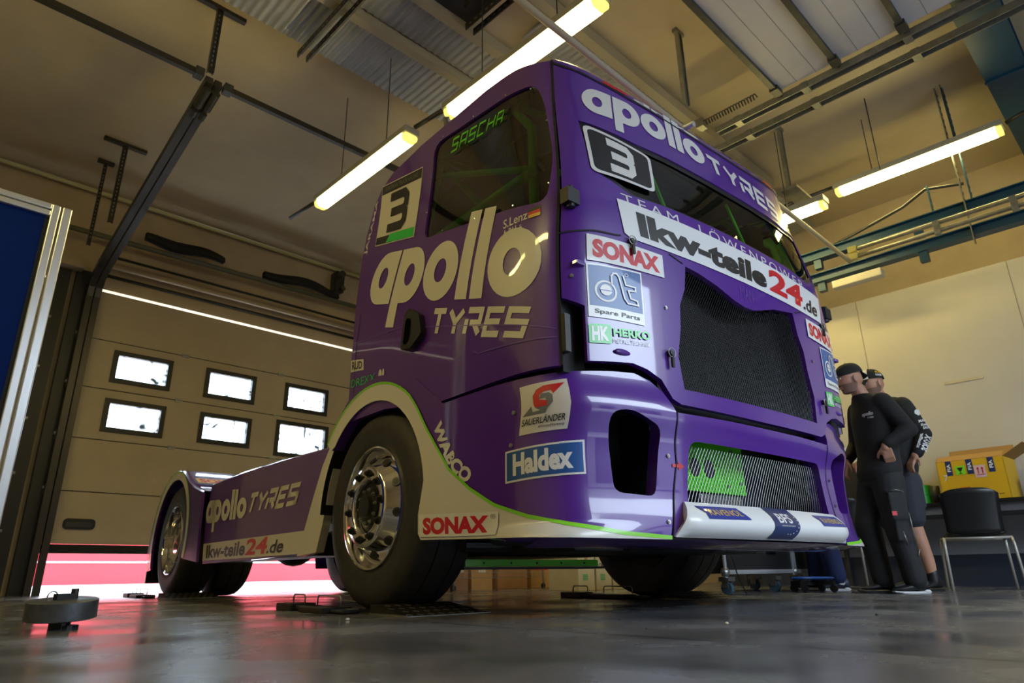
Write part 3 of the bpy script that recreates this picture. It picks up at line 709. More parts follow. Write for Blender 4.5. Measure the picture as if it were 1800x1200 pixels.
decal('tow_arrow', bumper, on(bump, (-.67,.565),(-.60,.565),(-.60,.60),(-.67,.60)), [(*fill([[(0,.3),(.5,.3),(.5,0),(1,.5),(.5,1),(.5,.7),(0,.7)]]), 'red')], (.5,.5), label='small red arrow')
# fairing lettering
ff = lambda a, z: (-1.2, -a, z)
FA = [o for o in T.children if o.name.startswith('side_fairing')][0]
decal('fairing_lettering', FA, on(ff, (-3.0+.03,.60),(-1.98,.585),(-1.98,.735),(-3.0+.03,.79)), [(av, af, 'cream')], (.3,.5), .004)
decal('fairing_lettering', FA, on(ff, (-1.93,.60),(-1.03,.605),(-1.0,.745),(-1.90,.755)), [(*strokes('TYRES', (0,0,1,1), .28, .06, .3), 'cream')], (.5,.5), .004)
decal('fairing_banner', FA, on(ff, (-2.90,.30),(-.90,.30),(-.82,.435),(-2.93,.435)), [(*rect2(0,0,1,1), 'cream'), (*text('lkw-teile', (.045,.12,.49,.88), .03), 'blackv'), (*text('24', (.50,.12,.70,.95), .03), 'red'), (*text('.de', (.705,.12,.84,.75), .02), 'blackv')], (.5,.5), .0035, label='cream banner with black and red web address along the sill')
FT_ = [o for o in T.children if o.name.startswith('fender_top')][0]
decal('sponsor_sticker', FT_, lambda u, v: (-1.20+.5*u, 3.34+.14*v+.0, .963+.018+.055*v), [(*rect2(0,0,1,1), 'gold'), (*text('SONAX', (.05,.1,.95,.9), .05), 'red')], (.5,.5), .004, label='yellow sticker with red lettering')
# ---- pins, latches, handle, hinges
def pin(s_, z):
    P, n = nrm(cab, s_, z); mb = MB(); mb.slot(0); c = P+n*.012
    mb.cyl(P, P+n*.012, .014, 12); mb.cyl(c, c+n*.010, .011, 12); mb.box(c+Vector((.002,-.006,-.035)), (.014,.010,.06))
    mb.slot(1, True); t = []
    side = Vector((0,0,1)).cross(n).normalized()
    for k in range(21): a = 2*PI*k/20; t.append(c+n*.008+side*math.cos(a)*.021+Vector((0,0,1))*math.sin(a)*.021)
    mb.tube(t, .0022, 6, False); mb.build('hood_pin', ['black','steel'], FR)
for s_, z in ((-.849,1.548),(.877,1.54),(-.662,1.06),(.70,1.045)): pin(s_, z)
def handle(sg):
    fn = cab; k = -1 if sg < 0 else 1
    o = [(-2.30,1.27),(-2.27,1.46),(-2.235,1.485),(-2.13,1.42),(-2.10,1.31),(-2.20,1.255)]; i = [(-2.275,1.29),(-2.255,1.43),(-2.205,1.42),(-2.19,1.34),(-2.23,1.285)]
    shell('door_handle', SP[sg], fn, [mir(rp(o, .02), sg), mir(rp(i, .02), sg)], .035, 'black', (.1,.1), .034)
    shell('handle_recess', SP[sg], fn, [mir(rp(i, .01), sg)], .004, 'seal', (.1,.1), .004)
both(handle)
for sg in (-1, 1):
    mb = MB(); P, n = nrm(cab, sg*1.17, 1.70); n.y = -abs(n.y)
    mb.box(P+Vector((0,-.02,0)), (.07,.05,.07)); mb.cyl(P+Vector((0,-.02,-.05)), P+Vector((0,-.02,.05)), .02, 12); mb.build('door_hinge', 'black', FR)
    mb = MB(); mb.bx(sg*1.04, sg*1.17, -1.42, -1.28, .93, 1.25) if False else mb.box((sg*1.10,-1.34,1.09), (.12,.10,.33)); mb.build('hinge_recess', 'seal', T)
    mb = MB(); mb.box((sg*1.16,-1.41,1.08), (.03,.03,.16)); mb.build('lower_hinge', 'black', T)
    mb = MB(); P, n = nrm(cab, sg*1.12, 1.385); mb.box(P+n*.008, (.05,.03,.02)); mb.build('side_marker', 'purple', FR, bevel=.004)
    P, n = nrm(cab, sg*.93, 1.02); mb = MB(); mb.sphere(P+n*0.0, .03, 14, 8, (1.6,.4,.45)); mb.build('pressed_dimple', 'purple', FR)
def bolts(fn, pts, par):
    for s_, z in pts: P, n = nrm(fn, s_, z); mb = MB(); mb.cyl(P, P+n*.005, .009, 10); mb.cyl(P+n*.005, P+n*.008, .005, 8); mb.build('panel_bolt', 'steel', par)
bolts(cab, [(-.655,1.275),(.655,1.275),(-1.15,1.33)], FR)
bolts(bump, [(-1.40,.785),(-1.405,.655),(-.69,.62),(-.735,.355)], CL); bolts(bump, [(.69,.62),(.735,.355),(.72,.49)], CP[1])
# ---- roof camera, windscreen rods, roll cage, seat, wheel, mirror
mb = MB(); mb.cyl((-.15,-1.47,2.525),(-.15,-1.41,2.53),.016,16); mb.build('roof_camera', 'alu', T)
mb = MB(); mb.cyl((-1.02,-.32,2.72),(-1.06,-.36,2.80),.02,12); mb.build('side_camera', 'galv', T)
def rooff(u, v):
    NX = len(ROWS[0])-1; x = (u+1)/2*NX; y = max(0, min(v, 5)); i = min(NX-1, max(0, int(x))); j = int(min(y, 4)); p, q = x-i, y-j
    A = ROWS[j][i]*(1-p)+ROWS[j][i+1]*p; B = ROWS[j+1][i]*(1-p)+ROWS[j+1][i+1]*p; return tuple(A*(1-q)+B*q)
for x0, x1, m, lab in ((-.66,-.50,'red','red patch on the roof edge, left'),(.42,.62,'red','red patch on the roof edge, right')):
    decal('roof_patch', RF, lambda u, v: rooff(x0+(x1-x0)*u, .25+1.0*v), [(*fill([[(0,.2),(.3,0),(1,.3),(.9,.9),(.2,1)]]), m)], (.3,.3), .004, label=lab)
decal('roof_lettering', RF, lambda u, v: rooff(-.48+.38*u, .25+1.0*v), [(*text('drive', (0,0,1,1), .04), 'letter')], (.1,.3), .004, label='white lettering on the roof edge')
decal('roof_lettering', RF, lambda u, v: rooff(.64+.22*u, .25+1.0*v), [(*text('drive', (0,0,1,1), .04), 'letter')], (.1,.3), .004)
for x in (-.57,.135):
    mb = MB(); mb.cyl((x-.02,-1.445,2.12),(x+.02,-1.515,1.80),.010,8); mb.build('windscreen_rod', 'green', T)
def cage():
    mb = MB(); r = .024; L = (-1.04,); mb.slot(0, True)
    for sx in (-1, 1):
        mb.tube([(sx*1.12,-1.25,1.05),(sx*1.12,-1.2,1.6),(sx*1.03,-1.1,2.3),(sx*.98,-.9,2.56),(sx*.98,-.2,2.62)], r, 10)
        mb.tube([(sx*.98,-.2,2.62),(sx*1.08,-.15,1.9),(sx*1.1,-.12,1.05)], r, 10)
        mb.tube([(sx*1.1,-1.2,1.98),(sx*1.08,-.15,1.98)], r, 10); mb.tube([(sx*1.1,-1.2,1.7),(sx*1.08,-.15,1.35)], r, 10); mb.tube([(sx*1.08,-1.18,2.0),(sx*1.02,-.15,2.5)], .018, 8)
    mb.tube([(-.98,-.2,2.62),(.98,-.2,2.62)], r, 10); mb.tube([(-.98,-.95,2.56),(.98,-.95,2.56)], r, 10); mb.tube([(-1.03,-.17,1.9),(1.03,-.17,1.9)], r, 10); mb.tube([(-1.0,-.2,2.6),(1.08,-.15,1.4)], r, 10)
    mb.tube([(-1.05,-1.28,1.95),(1.05,-1.28,1.95)], .014, 8); mb.tube([(-.6,-.95,2.56),(-.1,-.2,2.62)], .018, 8)
    mb.build('roll_cage', 'green', T)
cage()
mb = MB(); mb.box((0,-1.15,1.62), (2.1,.35,.16)); mb.box((0,-1.2,1.35), (2.1,.2,.5)); mb.build('dashboard', 'black', T, bevel=.03)
def seat():
    mb = MB(); mb.box((-.45,-.45,1.35), (.5,.5,.14)); mb.box((-.45,-.2,1.72), (.5,.12,.75), (R(-12),0,0)); mb.box((-.7,-.3,1.75),(.05,.3,.35)); mb.box((-.2,-.3,1.75),(.05,.3,.35)); mb.build('driver_seat', 'black', T, bevel=.03)
seat()
mb = MB(); mb.slot(0, True)
c = Vector((-.45,-.95,1.78)); u = Vector((1,0,0)); w = Vector((0,.35,.94)).normalized()
mb.tube([c+(u*math.cos(2*PI*k/24)+w*math.sin(2*PI*k/24))*.20 for k in range(25)], .016, 8, False); mb.tube([c, c+Vector((0,-.25,-.15))], .02, 8); mb.build('steering_wheel', 'black', T)
def mirror(sg):
    mb = MB(); mb.slot(0); mb.box((sg*.93,-1.12,2.26), (.13,.10,.24), (0,0,R(sg*-18))); mb.slot(1); mb.box((sg*.945,-1.055,2.20), (.10,.012,.14), (0,0,R(sg*-18)))
    mb.slot(0); mb.tube([(sg*.97,-1.14,2.30),(sg*1.03,-1.22,2.32),(sg*1.07,-1.24,2.26)], .012, 8); mb.build('side_mirror', ['black','alu'], T, bevel=.015)
both(mirror)
mb = MB(); mb.box((0,-.5,2.50), (1.7,1.3,.02)); mb.build('headliner', 'black', T)
mb = MB(); mb.box((0,.22,1.7), (2.1,.04,1.4)); mb.build('rear_bulkhead', 'black', T)
# side window upper shade strip behind the name
# ================================================================ the garage shell
def floor_mat():
    m = mat('polished_concrete', (.135,.135,.145), .2, noise=.35, nscale=1.1, bump=.05, bscale=9, stretch=(1,1,1)); nt = m.node_tree; b = nt.nodes['Principled BSDF']
    tc = [n for n in nt.nodes if n.type == 'TEX_COORD'][0]
    n = nt.nodes.new('ShaderNodeTexNoise'); n.inputs['Scale'].default_value = 2.2; n.inputs['Detail'].default_value = 6
    r = nt.nodes.new('ShaderNodeMapRange'); r.inputs[1].default_value = .35; r.inputs[2].default_value = .7; r.inputs[3].default_value = .14; r.inputs[4].default_value = .36
    nt.links.new(tc.outputs['Object'], n.inputs['Vector']); nt.links.new(n.outputs['Fac'], r.inputs[0]); nt.links.new(r.outputs[0], b.inputs['Roughness'])
    # saw-cut joints and pale scuffs that belong to the slab
    sx = nt.nodes.new('ShaderNodeSeparateXYZ'); nt.links.new(tc.outputs['Object'], sx.inputs[0])
    n2 = nt.nodes.new('ShaderNodeTexNoise'); n2.inputs['Scale'].default_value = 3; nt.links.new(tc.outputs['Object'], n2.inputs['Vector'])
    def math_(op, a, b_=None, c=None):
        q = nt.nodes.new('ShaderNodeMath'); q.operation = op
        for i, v in enumerate((a, b_, c)):
            if v is None: continue
            if isinstance(v, (int, float)): q.inputs[i].default_value = v
            else: nt.links.new(v, q.inputs[i])
        return q.outputs[0]
    wob = math_('MULTIPLY', math_('SUBTRACT', n2.outputs['Fac'], .5), .05)
    xs = math_('ADD', sx.outputs[0], wob); a1 = math_('PINGPONG', math_('ADD', xs, 4-1.68), 2.0)
    ys = math_('ADD', sx.outputs[1], wob); a2 = math_('PINGPONG', math_('ADD', ys, 4-3.9), 2.0)
    line = math_('MAXIMUM', math_('LESS_THAN', a1, .006), math_('LESS_THAN', a2, .006))
    n3 = nt.nodes.new('ShaderNodeTexNoise'); n3.inputs['Scale'].default_value = 1.6; n3.inputs['Detail'].default_value = 12; n3.inputs['Distortion'].default_value = 1.4
    mp = nt.nodes.new('ShaderNodeMapping'); mp.inputs['Scale'].default_value = (2.2, .6, 1); mp.inputs['Rotation'].default_value = (0,0,.5); nt.links.new(tc.outputs['Object'], mp.inputs[0]); nt.links.new(mp.outputs[0], n3.inputs['Vector'])
    sc = math_('MULTIPLY', math_('SUBTRACT', 1.0, math_('MINIMUM', math_('MULTIPLY', math_('ABSOLUTE', math_('SUBTRACT', n3.outputs['Fac'], .56)), 110.), 1.0)), .05)
    mx = nt.nodes.new('ShaderNodeMix'); mx.data_type = 'RGBA'; mx.inputs[7].default_value = (.01,.01,.01,1)
    base = b.inputs['Base Color'].links[0].from_socket
    mx2 = nt.nodes.new('ShaderNodeMix'); mx2.data_type = 'RGBA'; mx2.inputs[7].default_value = (.55,.53,.5,1)
    nt.links.new(sc, mx2.inputs[0]); nt.links.new(base, mx2.inputs[6]); nt.links.new(mx2.outputs[2], mx.inputs[6]); nt.links.new(line, mx.inputs[0]); nt.links.new(mx.outputs[2], b.inputs['Base Color'])
    return m
M['wall'] = mat('ochre_wall_paint', (.46,.375,.255), .8, noise=.12, nscale=1.3, bump=.1, bscale=30)
M['ceil'] = mat('ceiling_plaster', (.52,.44,.305), .85, noise=.13, nscale=.9, bump=.06, bscale=20)
M['board'] = mat('off_white_board', (.60,.56,.47), .6, noise=.05, nscale=1.5)
M['doorp'] = mat('cream_door_panel', (.50,.43,.32), .5, noise=.08, nscale=2)
M['doorup'] = mat('grey_white_door_panel', (.46,.45,.48), .5, noise=.05, nscale=2)
X0, X1, Y0, Y1, ZC = -3.2, 9.6, FRONT_Y, 9.45, 5.05
def S(name, mb, m, **k): o = mb.build(name, m, **k); struct(o); return o
S('floor', MB().bx(X0, X1, Y0-.3, Y1+.3, -.2, 0), floor_mat())
S('ceiling', MB().bx(X0, X1, Y0, Y1, ZC, ZC+.2), 'ceil')
mb = MB(); mb.bx(X0-.2, X0, Y0, Y1, 0, ZC); S('wall_left', mb, 'wall')
mb = MB(); mb.bx(X1, X1+.2, Y0, Y1, 0, ZC); S('wall_right', mb, 'wall')
mb = MB()
mb.bx(1.17,1.62,Y1,Y1+.3,0,ZC); mb.bx(5.78,X1,Y1,Y1+.3,0,ZC); mb.bx(1.62,5.78,Y1,Y1+.3,3.74,ZC); mb.bx(X0,1.17,Y1,Y1+.3,3.74,ZC); mb.bx(X0,-2.9,Y1,Y1+.3,0,3.74)
S('wall_back', mb, 'wall')
mb = MB(); mb.bx(X0,1.65,Y0-.3,Y0,0,ZC); mb.bx(5.75,X1,Y0-.3,Y0,0,ZC); mb.bx(1.65,5.75,Y0-.3,Y0,3.75,ZC); S('wall_front', mb, 'wall')
# partition along the right with painted skirting
S('wall_partition', MB().bx(7.95,8.03,Y0,4.4,.66,3.12), 'board')
S('trim_1', MB().bx(7.95,8.03,Y0,4.4,.29,.66), mat('grey_wall_band', (.30,.31,.34), .6))
S('trim_2', MB().bx(7.95,8.03,Y0,4.4,0,.29), mat('navy_wall_band', (.030,.038,.06), .5))
for i, y in enumerate((2.37,.9,-.6)): S('trim_%d' % (i+3), MB().bx(7.945,7.951,y,y+.006,.66,3.12), mat('board_joint', (.36,.32,.24), .7))
# ---- pit lane outside
S('pit_lane', MB().bx(-30,60,Y1+.3,40,-.2,-.004), mat('pale_asphalt', (.62,.60,.57), .8, noise=.1, nscale=2))
M['pitred'] = mat('red_pit_wall', (.42,.010,.02), .6, noise=.12, nscale=.8)
mb = MB(); mb.slot(0); mb.bx(-30,60,24,24.4,.0,2.3); mb.slot(1); mb.bx(-30,60,23.97,24,.62,.66); mb.bx(4.05,4.2,23.97,24,.7,2.3)
o = mb.build('pit_wall', ['pitred', mat('white_wall_paint', (.8,.8,.8), .6)]); struct(o)
S('forecourt', MB().bx(-30,40,-30,Y0-.3,-.2,-.004), mat('forecourt_asphalt', (.30,.30,.30), .8, noise=.1))
mb = MB(); mb.slot(0); mb.bx(-25,30,-17,-13,0,5.2); mb.slot(1); mb.bx(-25,30,-13.05,-13,3.6,4.0)
for k in range(9): mb.bx(-22+6*k,-19+6*k,-13.05,-13,.1,2.8)
struct(mb.build('sky_blocker', [mat('grey_blocker', (.16,.16,.17), .7), mat('pale_streak_strip', (.6,.6,.6), .6)]))  # unseen block added to cut sky reflections on the bumper; pale strips add streaks
# ---- sectional garage door at the back
M['pane'] = glass('dirty_window_pane', (.86,.86,.86), .2)
def dirty():
    m = bpy.data.materials.new('smeared_window_pane'); m.use_nodes = True; nt = m.node_tree; nt.nodes.clear()
    o = nt.nodes.new('ShaderNodeOutputMaterial'); t = nt.nodes.new('ShaderNodeBsdfTransparent'); t.inputs[0].default_value = (.9,.93,.95,1)
    d = nt.nodes.new('ShaderNodeBsdfDiffuse'); d.inputs[0].default_value = (.12,.12,.12,1); mx = nt.nodes.new('ShaderNodeMixShader')
    tc = nt.nodes.new('ShaderNodeTexCoord'); n = nt.nodes.new('ShaderNodeTexNoise'); n.inputs['Scale'].default_value = 3.5; n.inputs['Detail'].default_value = 9; n.inputs['Distortion'].default_value = 2.5
    r = nt.nodes.new('ShaderNodeMapRange'); r.inputs[1].default_value = .52; r.inputs[2].default_value = .68; r.inputs[3].default_value = .0; r.inputs[4].default_value = .93
    nt.links.new(tc.outputs['Object'], n.inputs['Vector']); nt.links.new(n.outputs['Fac'], r.inputs[0]); nt.links.new(r.outputs[0], mx.inputs[0]); nt.links.new(t.outputs[0], mx.inputs[1]); nt.links.new(d.outputs[0], mx.inputs[2]); nt.links.new(mx.outputs[0], o.inputs[0]); return m
M['pane'] = dirty()
def sect_door(name, x0, x1, y, zs, wins, handle=True):
    e = bpy.data.objects.new(name, None); COL.objects.link(e); e.location = (x0, y, 0); struct(e)
    L = x1-x0
    for k, (a, b) in enumerate(zip(zs, zs[1:])):
        holes = [w for w in wins if w[4] == k]; mb = MB(); xs = [0]
        for w in holes:
            mb.bx(xs[-1], w[0]-x0, 0, .045, a+.006, b-.006); mb.bx(w[0]-x0, w[1]-x0, 0, .045, a+.006, w[2]); mb.bx(w[0]-x0, w[1]-x0, 0, .045, w[3], b-.006); xs.append(w[1]-x0)
        mb.bx(xs[-1], L, 0, .045, a+.006, b-.006)
        p = mb.build('door_panel', 'doorp', e)
        for w in holes:
            mb = MB(); f = .05
            X = (w[0]-x0, w[1]-x0)
            mb.bx(X[0]-.01,X[1]+.01,-.02,.05,w[2]-.01,w[2]+f); mb.bx(X[0]-.01,X[1]+.01,-.02,.05,w[3]-f,w[3]+.01); mb.bx(X[0]-.01,X[0]+f,-.02,.05,w[2]+f,w[3]-f); mb.bx(X[1]-f,X[1]+.01,-.02,.05,w[2]+f,w[3]-f)
            fr = mb.build('window_frame', 'black', e)
            MB().bx(X[0]+f,X[1]-f,.015,.022,w[2]+f,w[3]-f).build('pane', 'pane', fr)
        if k:
            MB().bx(0, L, .008, .04, a-.007, a+.007).build('panel_joint', 'seal', e)
            for hx in ((L*.30, L*.64, L*.97) if k < 9 else ()):
                mb = MB(); mb.box((hx,-.008,a), (.09,.016,.05)); mb.cyl((hx-.05,-.014,a),(hx+.05,-.014,a),.009,8); mb.build('hinge', 'steel', e)
            mb = MB(); mb.box((-.04,-.02,a), (.10,.04,.11)); mb.cyl((-.11,-.03,a+.02),(-.02,-.03,a+.02),.02,10); mb.box((-.03,-.03,a-.07),(.07,.012,.035)); mb.build('roller_bracket', 'steel', e)
    mb = MB(); mb.bx(0, L, -.01, .06, zs[0]-.10, zs[0]); mb.build('bottom_seal', 'seal', e)
    if handle:
        mb = MB(); mb.slot(0); mb.prism(rp([(.17,.72),(.50,.72),(.50,.84),(.17,.84)], .05), -.02, .0); mb.slot(1); mb.prism(rp([(.20,.745),(.47,.745),(.47,.80),(.20,.80)], .02), -.03, -.02); mb.build('recessed_handle', ['black','darkmetal'], e)
    return e
ZS = [.55,1.153,1.784,2.418,3.044,3.685]
ww = []
for k, (a, b) in ((2,(1.90,2.30)),(3,(2.53,2.93))):
    for i, x in enumerate((2.05,3.21,4.38)):
        if k == 2 and i == 2: ww.append((4.30,5.13,1.84,2.35,k))
        else: ww.append((x,x+.70,a,b,k))
D1 = sect_door('door_1', 1.68, 5.74, 9.38, ZS, ww)
D2 = sect_door('door_2', -2.85, 1.17, 9.40, [.06,.66,1.29,1.92,2.55,3.18,3.70], [], False)
# mirror the neighbour's rollers onto the visible jamb
for k, a in enumerate([.66,1.29,1.92,2.55,3.18]):
    mb = MB(); mb.box((4.06,-.02,a), (.10,.04,.11)); mb.cyl((4.05,-.03,a+.02),(4.14,-.03,a+.02),.02,10); mb.box((4.06,-.03,a-.08),(.07,.012,.035)); mb.build('roller_bracket', 'steel', D2)
S('trim_6', MB().bx(1.17,1.40,9.36,9.45,0,3.9), 'black'); S('trim_7', MB().bx(1.46,1.675,9.36,9.45,0,3.9), 'black')
def track(name, x, label, ytop=5.80, ztop=4.72):
    t = thing(name, label, 'door track', (x, 9.3, 0), 0, 'door tracks beside the back garage doors')
    M['track'] = M.get('track') or mat('dark_track_steel', (.06,.055,.05), .4, metal=.6)
    mb = MB(); mb.beam((0,0,.0),(0,0,3.6), .07, .07, (0,1,0)); mb.build('upright_rail', 'track', t)
    mb = MB(); pts = [(0,0,3.55),(0,-.03,3.68),(0,-.12,3.80),(0,-.3,3.88),(0,ytop-9.3,ztop)]
    for a, b in zip(pts, pts[1:]): mb.beam(a, b, .07, .09)
    mb.build('ceiling_rail', 'track', t)
    mb = MB(); mb.cyl((.0,ytop-9.3+.25,ztop-.16),(.0,ytop-9.3+.02,ztop-.10),.04,14); mb.cyl((0,ytop-9.3+.3,ztop-.18),(0,ytop-9.3+.38,ztop-.20),.03,12); mb.build('end_buffer', 'grey_rubber' if False else 'darkmetal', t)
    return t
track('door_track', 1.625, 'dark steel track sloping up from beside the left back door')
track('door_track', 1.71, 'dark steel track rising to the ceiling above the half raised back door')
# ---- above the door: spring shaft, pipes, draped rubber, motor
def bar(name, a, b, r, m, label, cat, seg=12, group=None):
    o = MB().slot(0, True).tube([a, b], r, seg).build(name, m); tag(o, label, cat, group); return o
bar('spring_shaft', (1.75,9.43,3.93),(5.8,9.43,3.93), .022, 'black', 'thin black shaft just above the half raised back door', 'shaft')
M['cpipe'] = mat('cream_pipe', (.42,.34,.23), .5)
bar('lintel_tube', (1.75,9.28,4.02),(5.8,9.28,4.02), .035, 'cpipe', 'cream tube above the back door, over the black shaft', 'pipe')
bar('lintel_rod', (1.75,9.22,4.12),(5.8,9.22,4.12), .018, 'black', 'black rod above the cream tube over the back door', 'rod')
bar('cable_conduit', (.2,9.15,4.32),(5.9,9.15,4.38), .035, mat('olive_conduit', (.12,.12,.09), .5), 'dark olive conduit with black rubber lying on it', 'conduit')
bar('ceiling_pipe', (-3,9.3,5.0),(6.2,9.3,5.0), .028, mat('pale_pipe', (.50,.48,.25), .45), 'pale pipe in the corner of ceiling and back wall', 'pipe')
mb = MB(); mb.bx(-2.8,1.5,9.2,9.36,3.86,3.98); tag(mb.build('door_header_box', 'cpipe'), 'cream header box above the left back door', 'box')
def drape(x0, x1, h, label):
    mb = MB(); mb.slot(0, True); up = []; dn = []; n = 20
    for k in range(n+1):
        t = k/n; x = x0+(x1-x0)*t; z = 4.46+.03*math.sin(t*7+x0); hh = h*(.35+.65*abs(math.sin(t*2.6+.4)))
        up.append((x,9.12,z+hh)); dn.append((x,9.09,z-.02))
    mb.loft([up, dn, [(p[0],9.2,p[2]) for p in dn], [(p[0],9.2,p[2]) for p in up]], loop=True); tag(mb.build('rubber_strip', 'seal'), label, 'rubber strip', 'black rubber on the conduit')
drape(2.1,3.15,.12,'black rubber strip lying on the conduit, left one'); drape(3.75,5.0,.11,'black rubber strip lying on the conduit next to the motor')
t = thing('door_motor', 'small dark door motor fixed to the back wall above the door', 'motor', (5.0,9.2,4.55))
mb = MB(); mb.box((0,0,.16),(.16,.2,.36)); mb.build('housing', 'black', t, bevel=.02); mb = MB(); mb.cyl((-.02,-.1,.26),(-.02,-.2,.26),.055,16); mb.cyl((.02,-.1,.02),(.02,-.18,.02),.04,14); mb.build('drive_wheel', 'darkmetal', t)
t = thing('cross_bar', 'dark rail running left from the end of the sloping door tracks', 'rail', (1.5,5.80,4.74)); MB().beam((0,0,0),(-4.5,0,0),.05,.06).build('bar', 'track', t); MB().box((.02,0,.0),(.08,.09,.09)).build('end_bracket', 'darkmetal', t)
t = thing('cross_bar', 'dark rail running right from the sloping door track towards the truck roof', 'rail', (1.80,5.80,4.70)); MB().beam((0,0,0),(4.1,0,0),.05,.06).build('bar', 'track', t); MB().box((0,0,0),(.08,.09,.09)).build('end_bracket', 'darkmetal', t)
def hanger(x, y, zb, w, label, m='track', thick=.045):
    t = thing('ceiling_bracket', label, 'bracket', (x, y, ZC), 0, 'steel brackets hanging from the ceiling')
    mb = MB(); mb.box((0,0,-.02),(w,.05,.04))
    mb.build('ceiling_plate', m, t)
    mb = MB(); mb.slot(0); mb.beam((0,0,-.04),(0,0,zb-ZC), thick, .012, (0,1,0)); mb.beam((-thick/2,0,-.04),(-thick/2,0,zb-ZC), .008, .04, (0,1,0)); mb.beam((thick/2,0,-.04),(thick/2,0,zb-ZC), .008, .04, (0,1,0)); mb.slot(1); k = -.1
    while k > zb-ZC+.05: mb.box((0,-.008,k),(.012,.004,.022)); k -= .05
    mb.build('post', [m,'galv'], t)
hanger(1.45,5.2,4.32,.46,'perforated steel bracket in front, holding the sloping tracks'); hanger(1.45,8.0,4.0,.46,'perforated steel bracket nearer the back wall, holding the tracks'); hanger(1.38,8.55,3.9,.18,'short dark bracket beside the left door track',thick=.03)
# ---- corrugated ceiling sheets and purlins
M['corr'] = mat('corrugated_sheet', (.36,.37,.37), .45, metal=.35, noise=.12, nscale=3)
def corr(x0, x1, y0, y1, z, label, m='corr'):
    mb = MB(); mb.slot(0, True); a = []; b = []; n = int((x1-x0)/.0125)
    for k in range(n+1):
        x = x0+(x1-x0)*k/n; h = .0075*math.tanh(2.2*math.sin(2*PI*x/.075)); a.append((x,y0,z+h)); b.append((x,y1,z+h))
    mb.loft([a, b]); tag(mb.build('corrugated_sheet', m), label, 'ceiling sheet', 'corrugated sheets under the ceiling')
corr(-1.5,4.0,4.36,4.98,4.93,'grey corrugated ceiling sheet nearest the back door'); corr(1.9,4.0,3.84,4.22,4.93,'corrugated ceiling sheet in the middle, lit yellow by the tube')
M['purl'] = mat('beige_purlin', (.33,.29,.20), .5)
for y, lab in ((4.29,'beige ceiling beam between the two left corrugated sheets'),(3.74,'beige ceiling beam behind the long tube light'),(3.04,'beige ceiling beam over the truck roof')):
    mb = MB(); mb.box((3.2,y,4.90),(9.0,.09,.12)); tag(mb.build('ceiling_beam', 'purl'), lab, 'beam', 'ceiling beams')
mb = MB(); mb.box((2.65,3.6,4.93),(.9,.18,.05)); mb.box((3.0,3.3,4.90),(.12,.5,.08)); tag(mb.build('ceiling_gap_plate', 'dark'), 'dark plate standing in for the shaded ceiling gap beside the tube light', 'gap_plate')  # dark plate painted in for the shade of the gap between sheets
for x0, y0, y1, lab in ((2.10,3.5,4.95,'pair of dark perforated angle irons under the left sheets'),(3.02,3.0,3.62,'short dark perforated angle iron near the tube light')):
    t = thing('angle_iron', lab, 'angle iron', (x0, y0, 4.76))
    for dx in (0,.09):
        mb = MB(); mb.slot(0); mb.box((dx,(y1-y0)/2,0),(.012,y1-y0,.07)); mb.box((dx+.02,(y1-y0)/2,.03),(.04,y1-y0,.01)); mb.slot(1); k = .06
        while k < y1-y0: mb.box((dx-.008,k,-.005),(.004,.03,.012)); k += .07
        mb.build('perforated_bar', ['track','galv'], t)
    mb = MB(); mb.box((.05,.05,.09),(.06,.06,.14)); mb.build('ceiling_stud', 'darkmetal', t)
# duct slung under the ceiling behind the truck roof
corr(3.6,9.3,3.10,3.50,4.93,'long corrugated ceiling sheet running to the right behind the truck roof')
t = thing('cable_duct', 'short grey duct at the foot of the right ceiling post', 'duct', (6.75,2.46,4.20))
MB().bx(0,.45,-.08,.10,-.03,.0).build('tray', 'galv', t)
for x, y, lab in ((4.72,2.5,'steel post holding the duct above the truck roof, left one'),(6.85,2.5,'steel post holding the duct beyond the windscreen, right one')): hanger(x, y, 4.2, .13, lab, 'galv', .06)
# ---- the raised front door under the ceiling
e = bpy.data.objects.new('door_3', None); COL.objects.link(e); e.location = (1.65, 0, 4.63); struct(e)
ys = [2.03,1.47,.90,.33,-.24,-.81,-1.38,-1.95]
for a, b in zip(ys, ys[1:]):
    mb = MB(); mb.bx(0,4.05,b+.006,a-.006,0,.045); mb.build('door_panel', 'doorup', e)
    mb = MB(); 
    for q in (.33,.66): mb.bx(0,4.05,b+(a-b)*q-.002,b+(a-b)*q+.002,-.002,.0)
    mb.build('panel_groove', 'grey', e)
    mb = MB(); mb.box((4.0,a,-.03),(.12,.08,.05)); mb.cyl((4.0,a,-.02),(4.14,a,-.02),.02,10); mb.build('roller_bracket', 'darkmetal', e)
for y in (2.03,1.47,.90,.33):
    MB().box((2.02,y,-.02),(4.05,.05,.045)).build('stiffener_bar', 'darkmetal', e)
def rails(x, z, lab, y1, m1='galv'):
    t = thing('overhead_rail', lab, 'rail', (x, -2.3, z), 0, 'rails beside the raised front door')
    mb = MB(); L = y1+2.3; mb.box((0,L/2,0),(.08,L,.012)); mb.box((-.04,L/2,-.03),(.008,L,.07)); mb.box((.04,L/2,-.03),(.008,L,.07)); mb.build('channel', m1, t)
    for y in (1.4,2.3,3.2,4.1,4.8): MB().box((0,y,-.03),(.105,.07,.075)).build('clamp', 'galv', t)
rails(5.80, 4.62, 'steel rail carrying the raised front door, inner one', 2.75); rails(6.02, 4.56, 'steel rail outside the raised front door, outer one', 2.9)
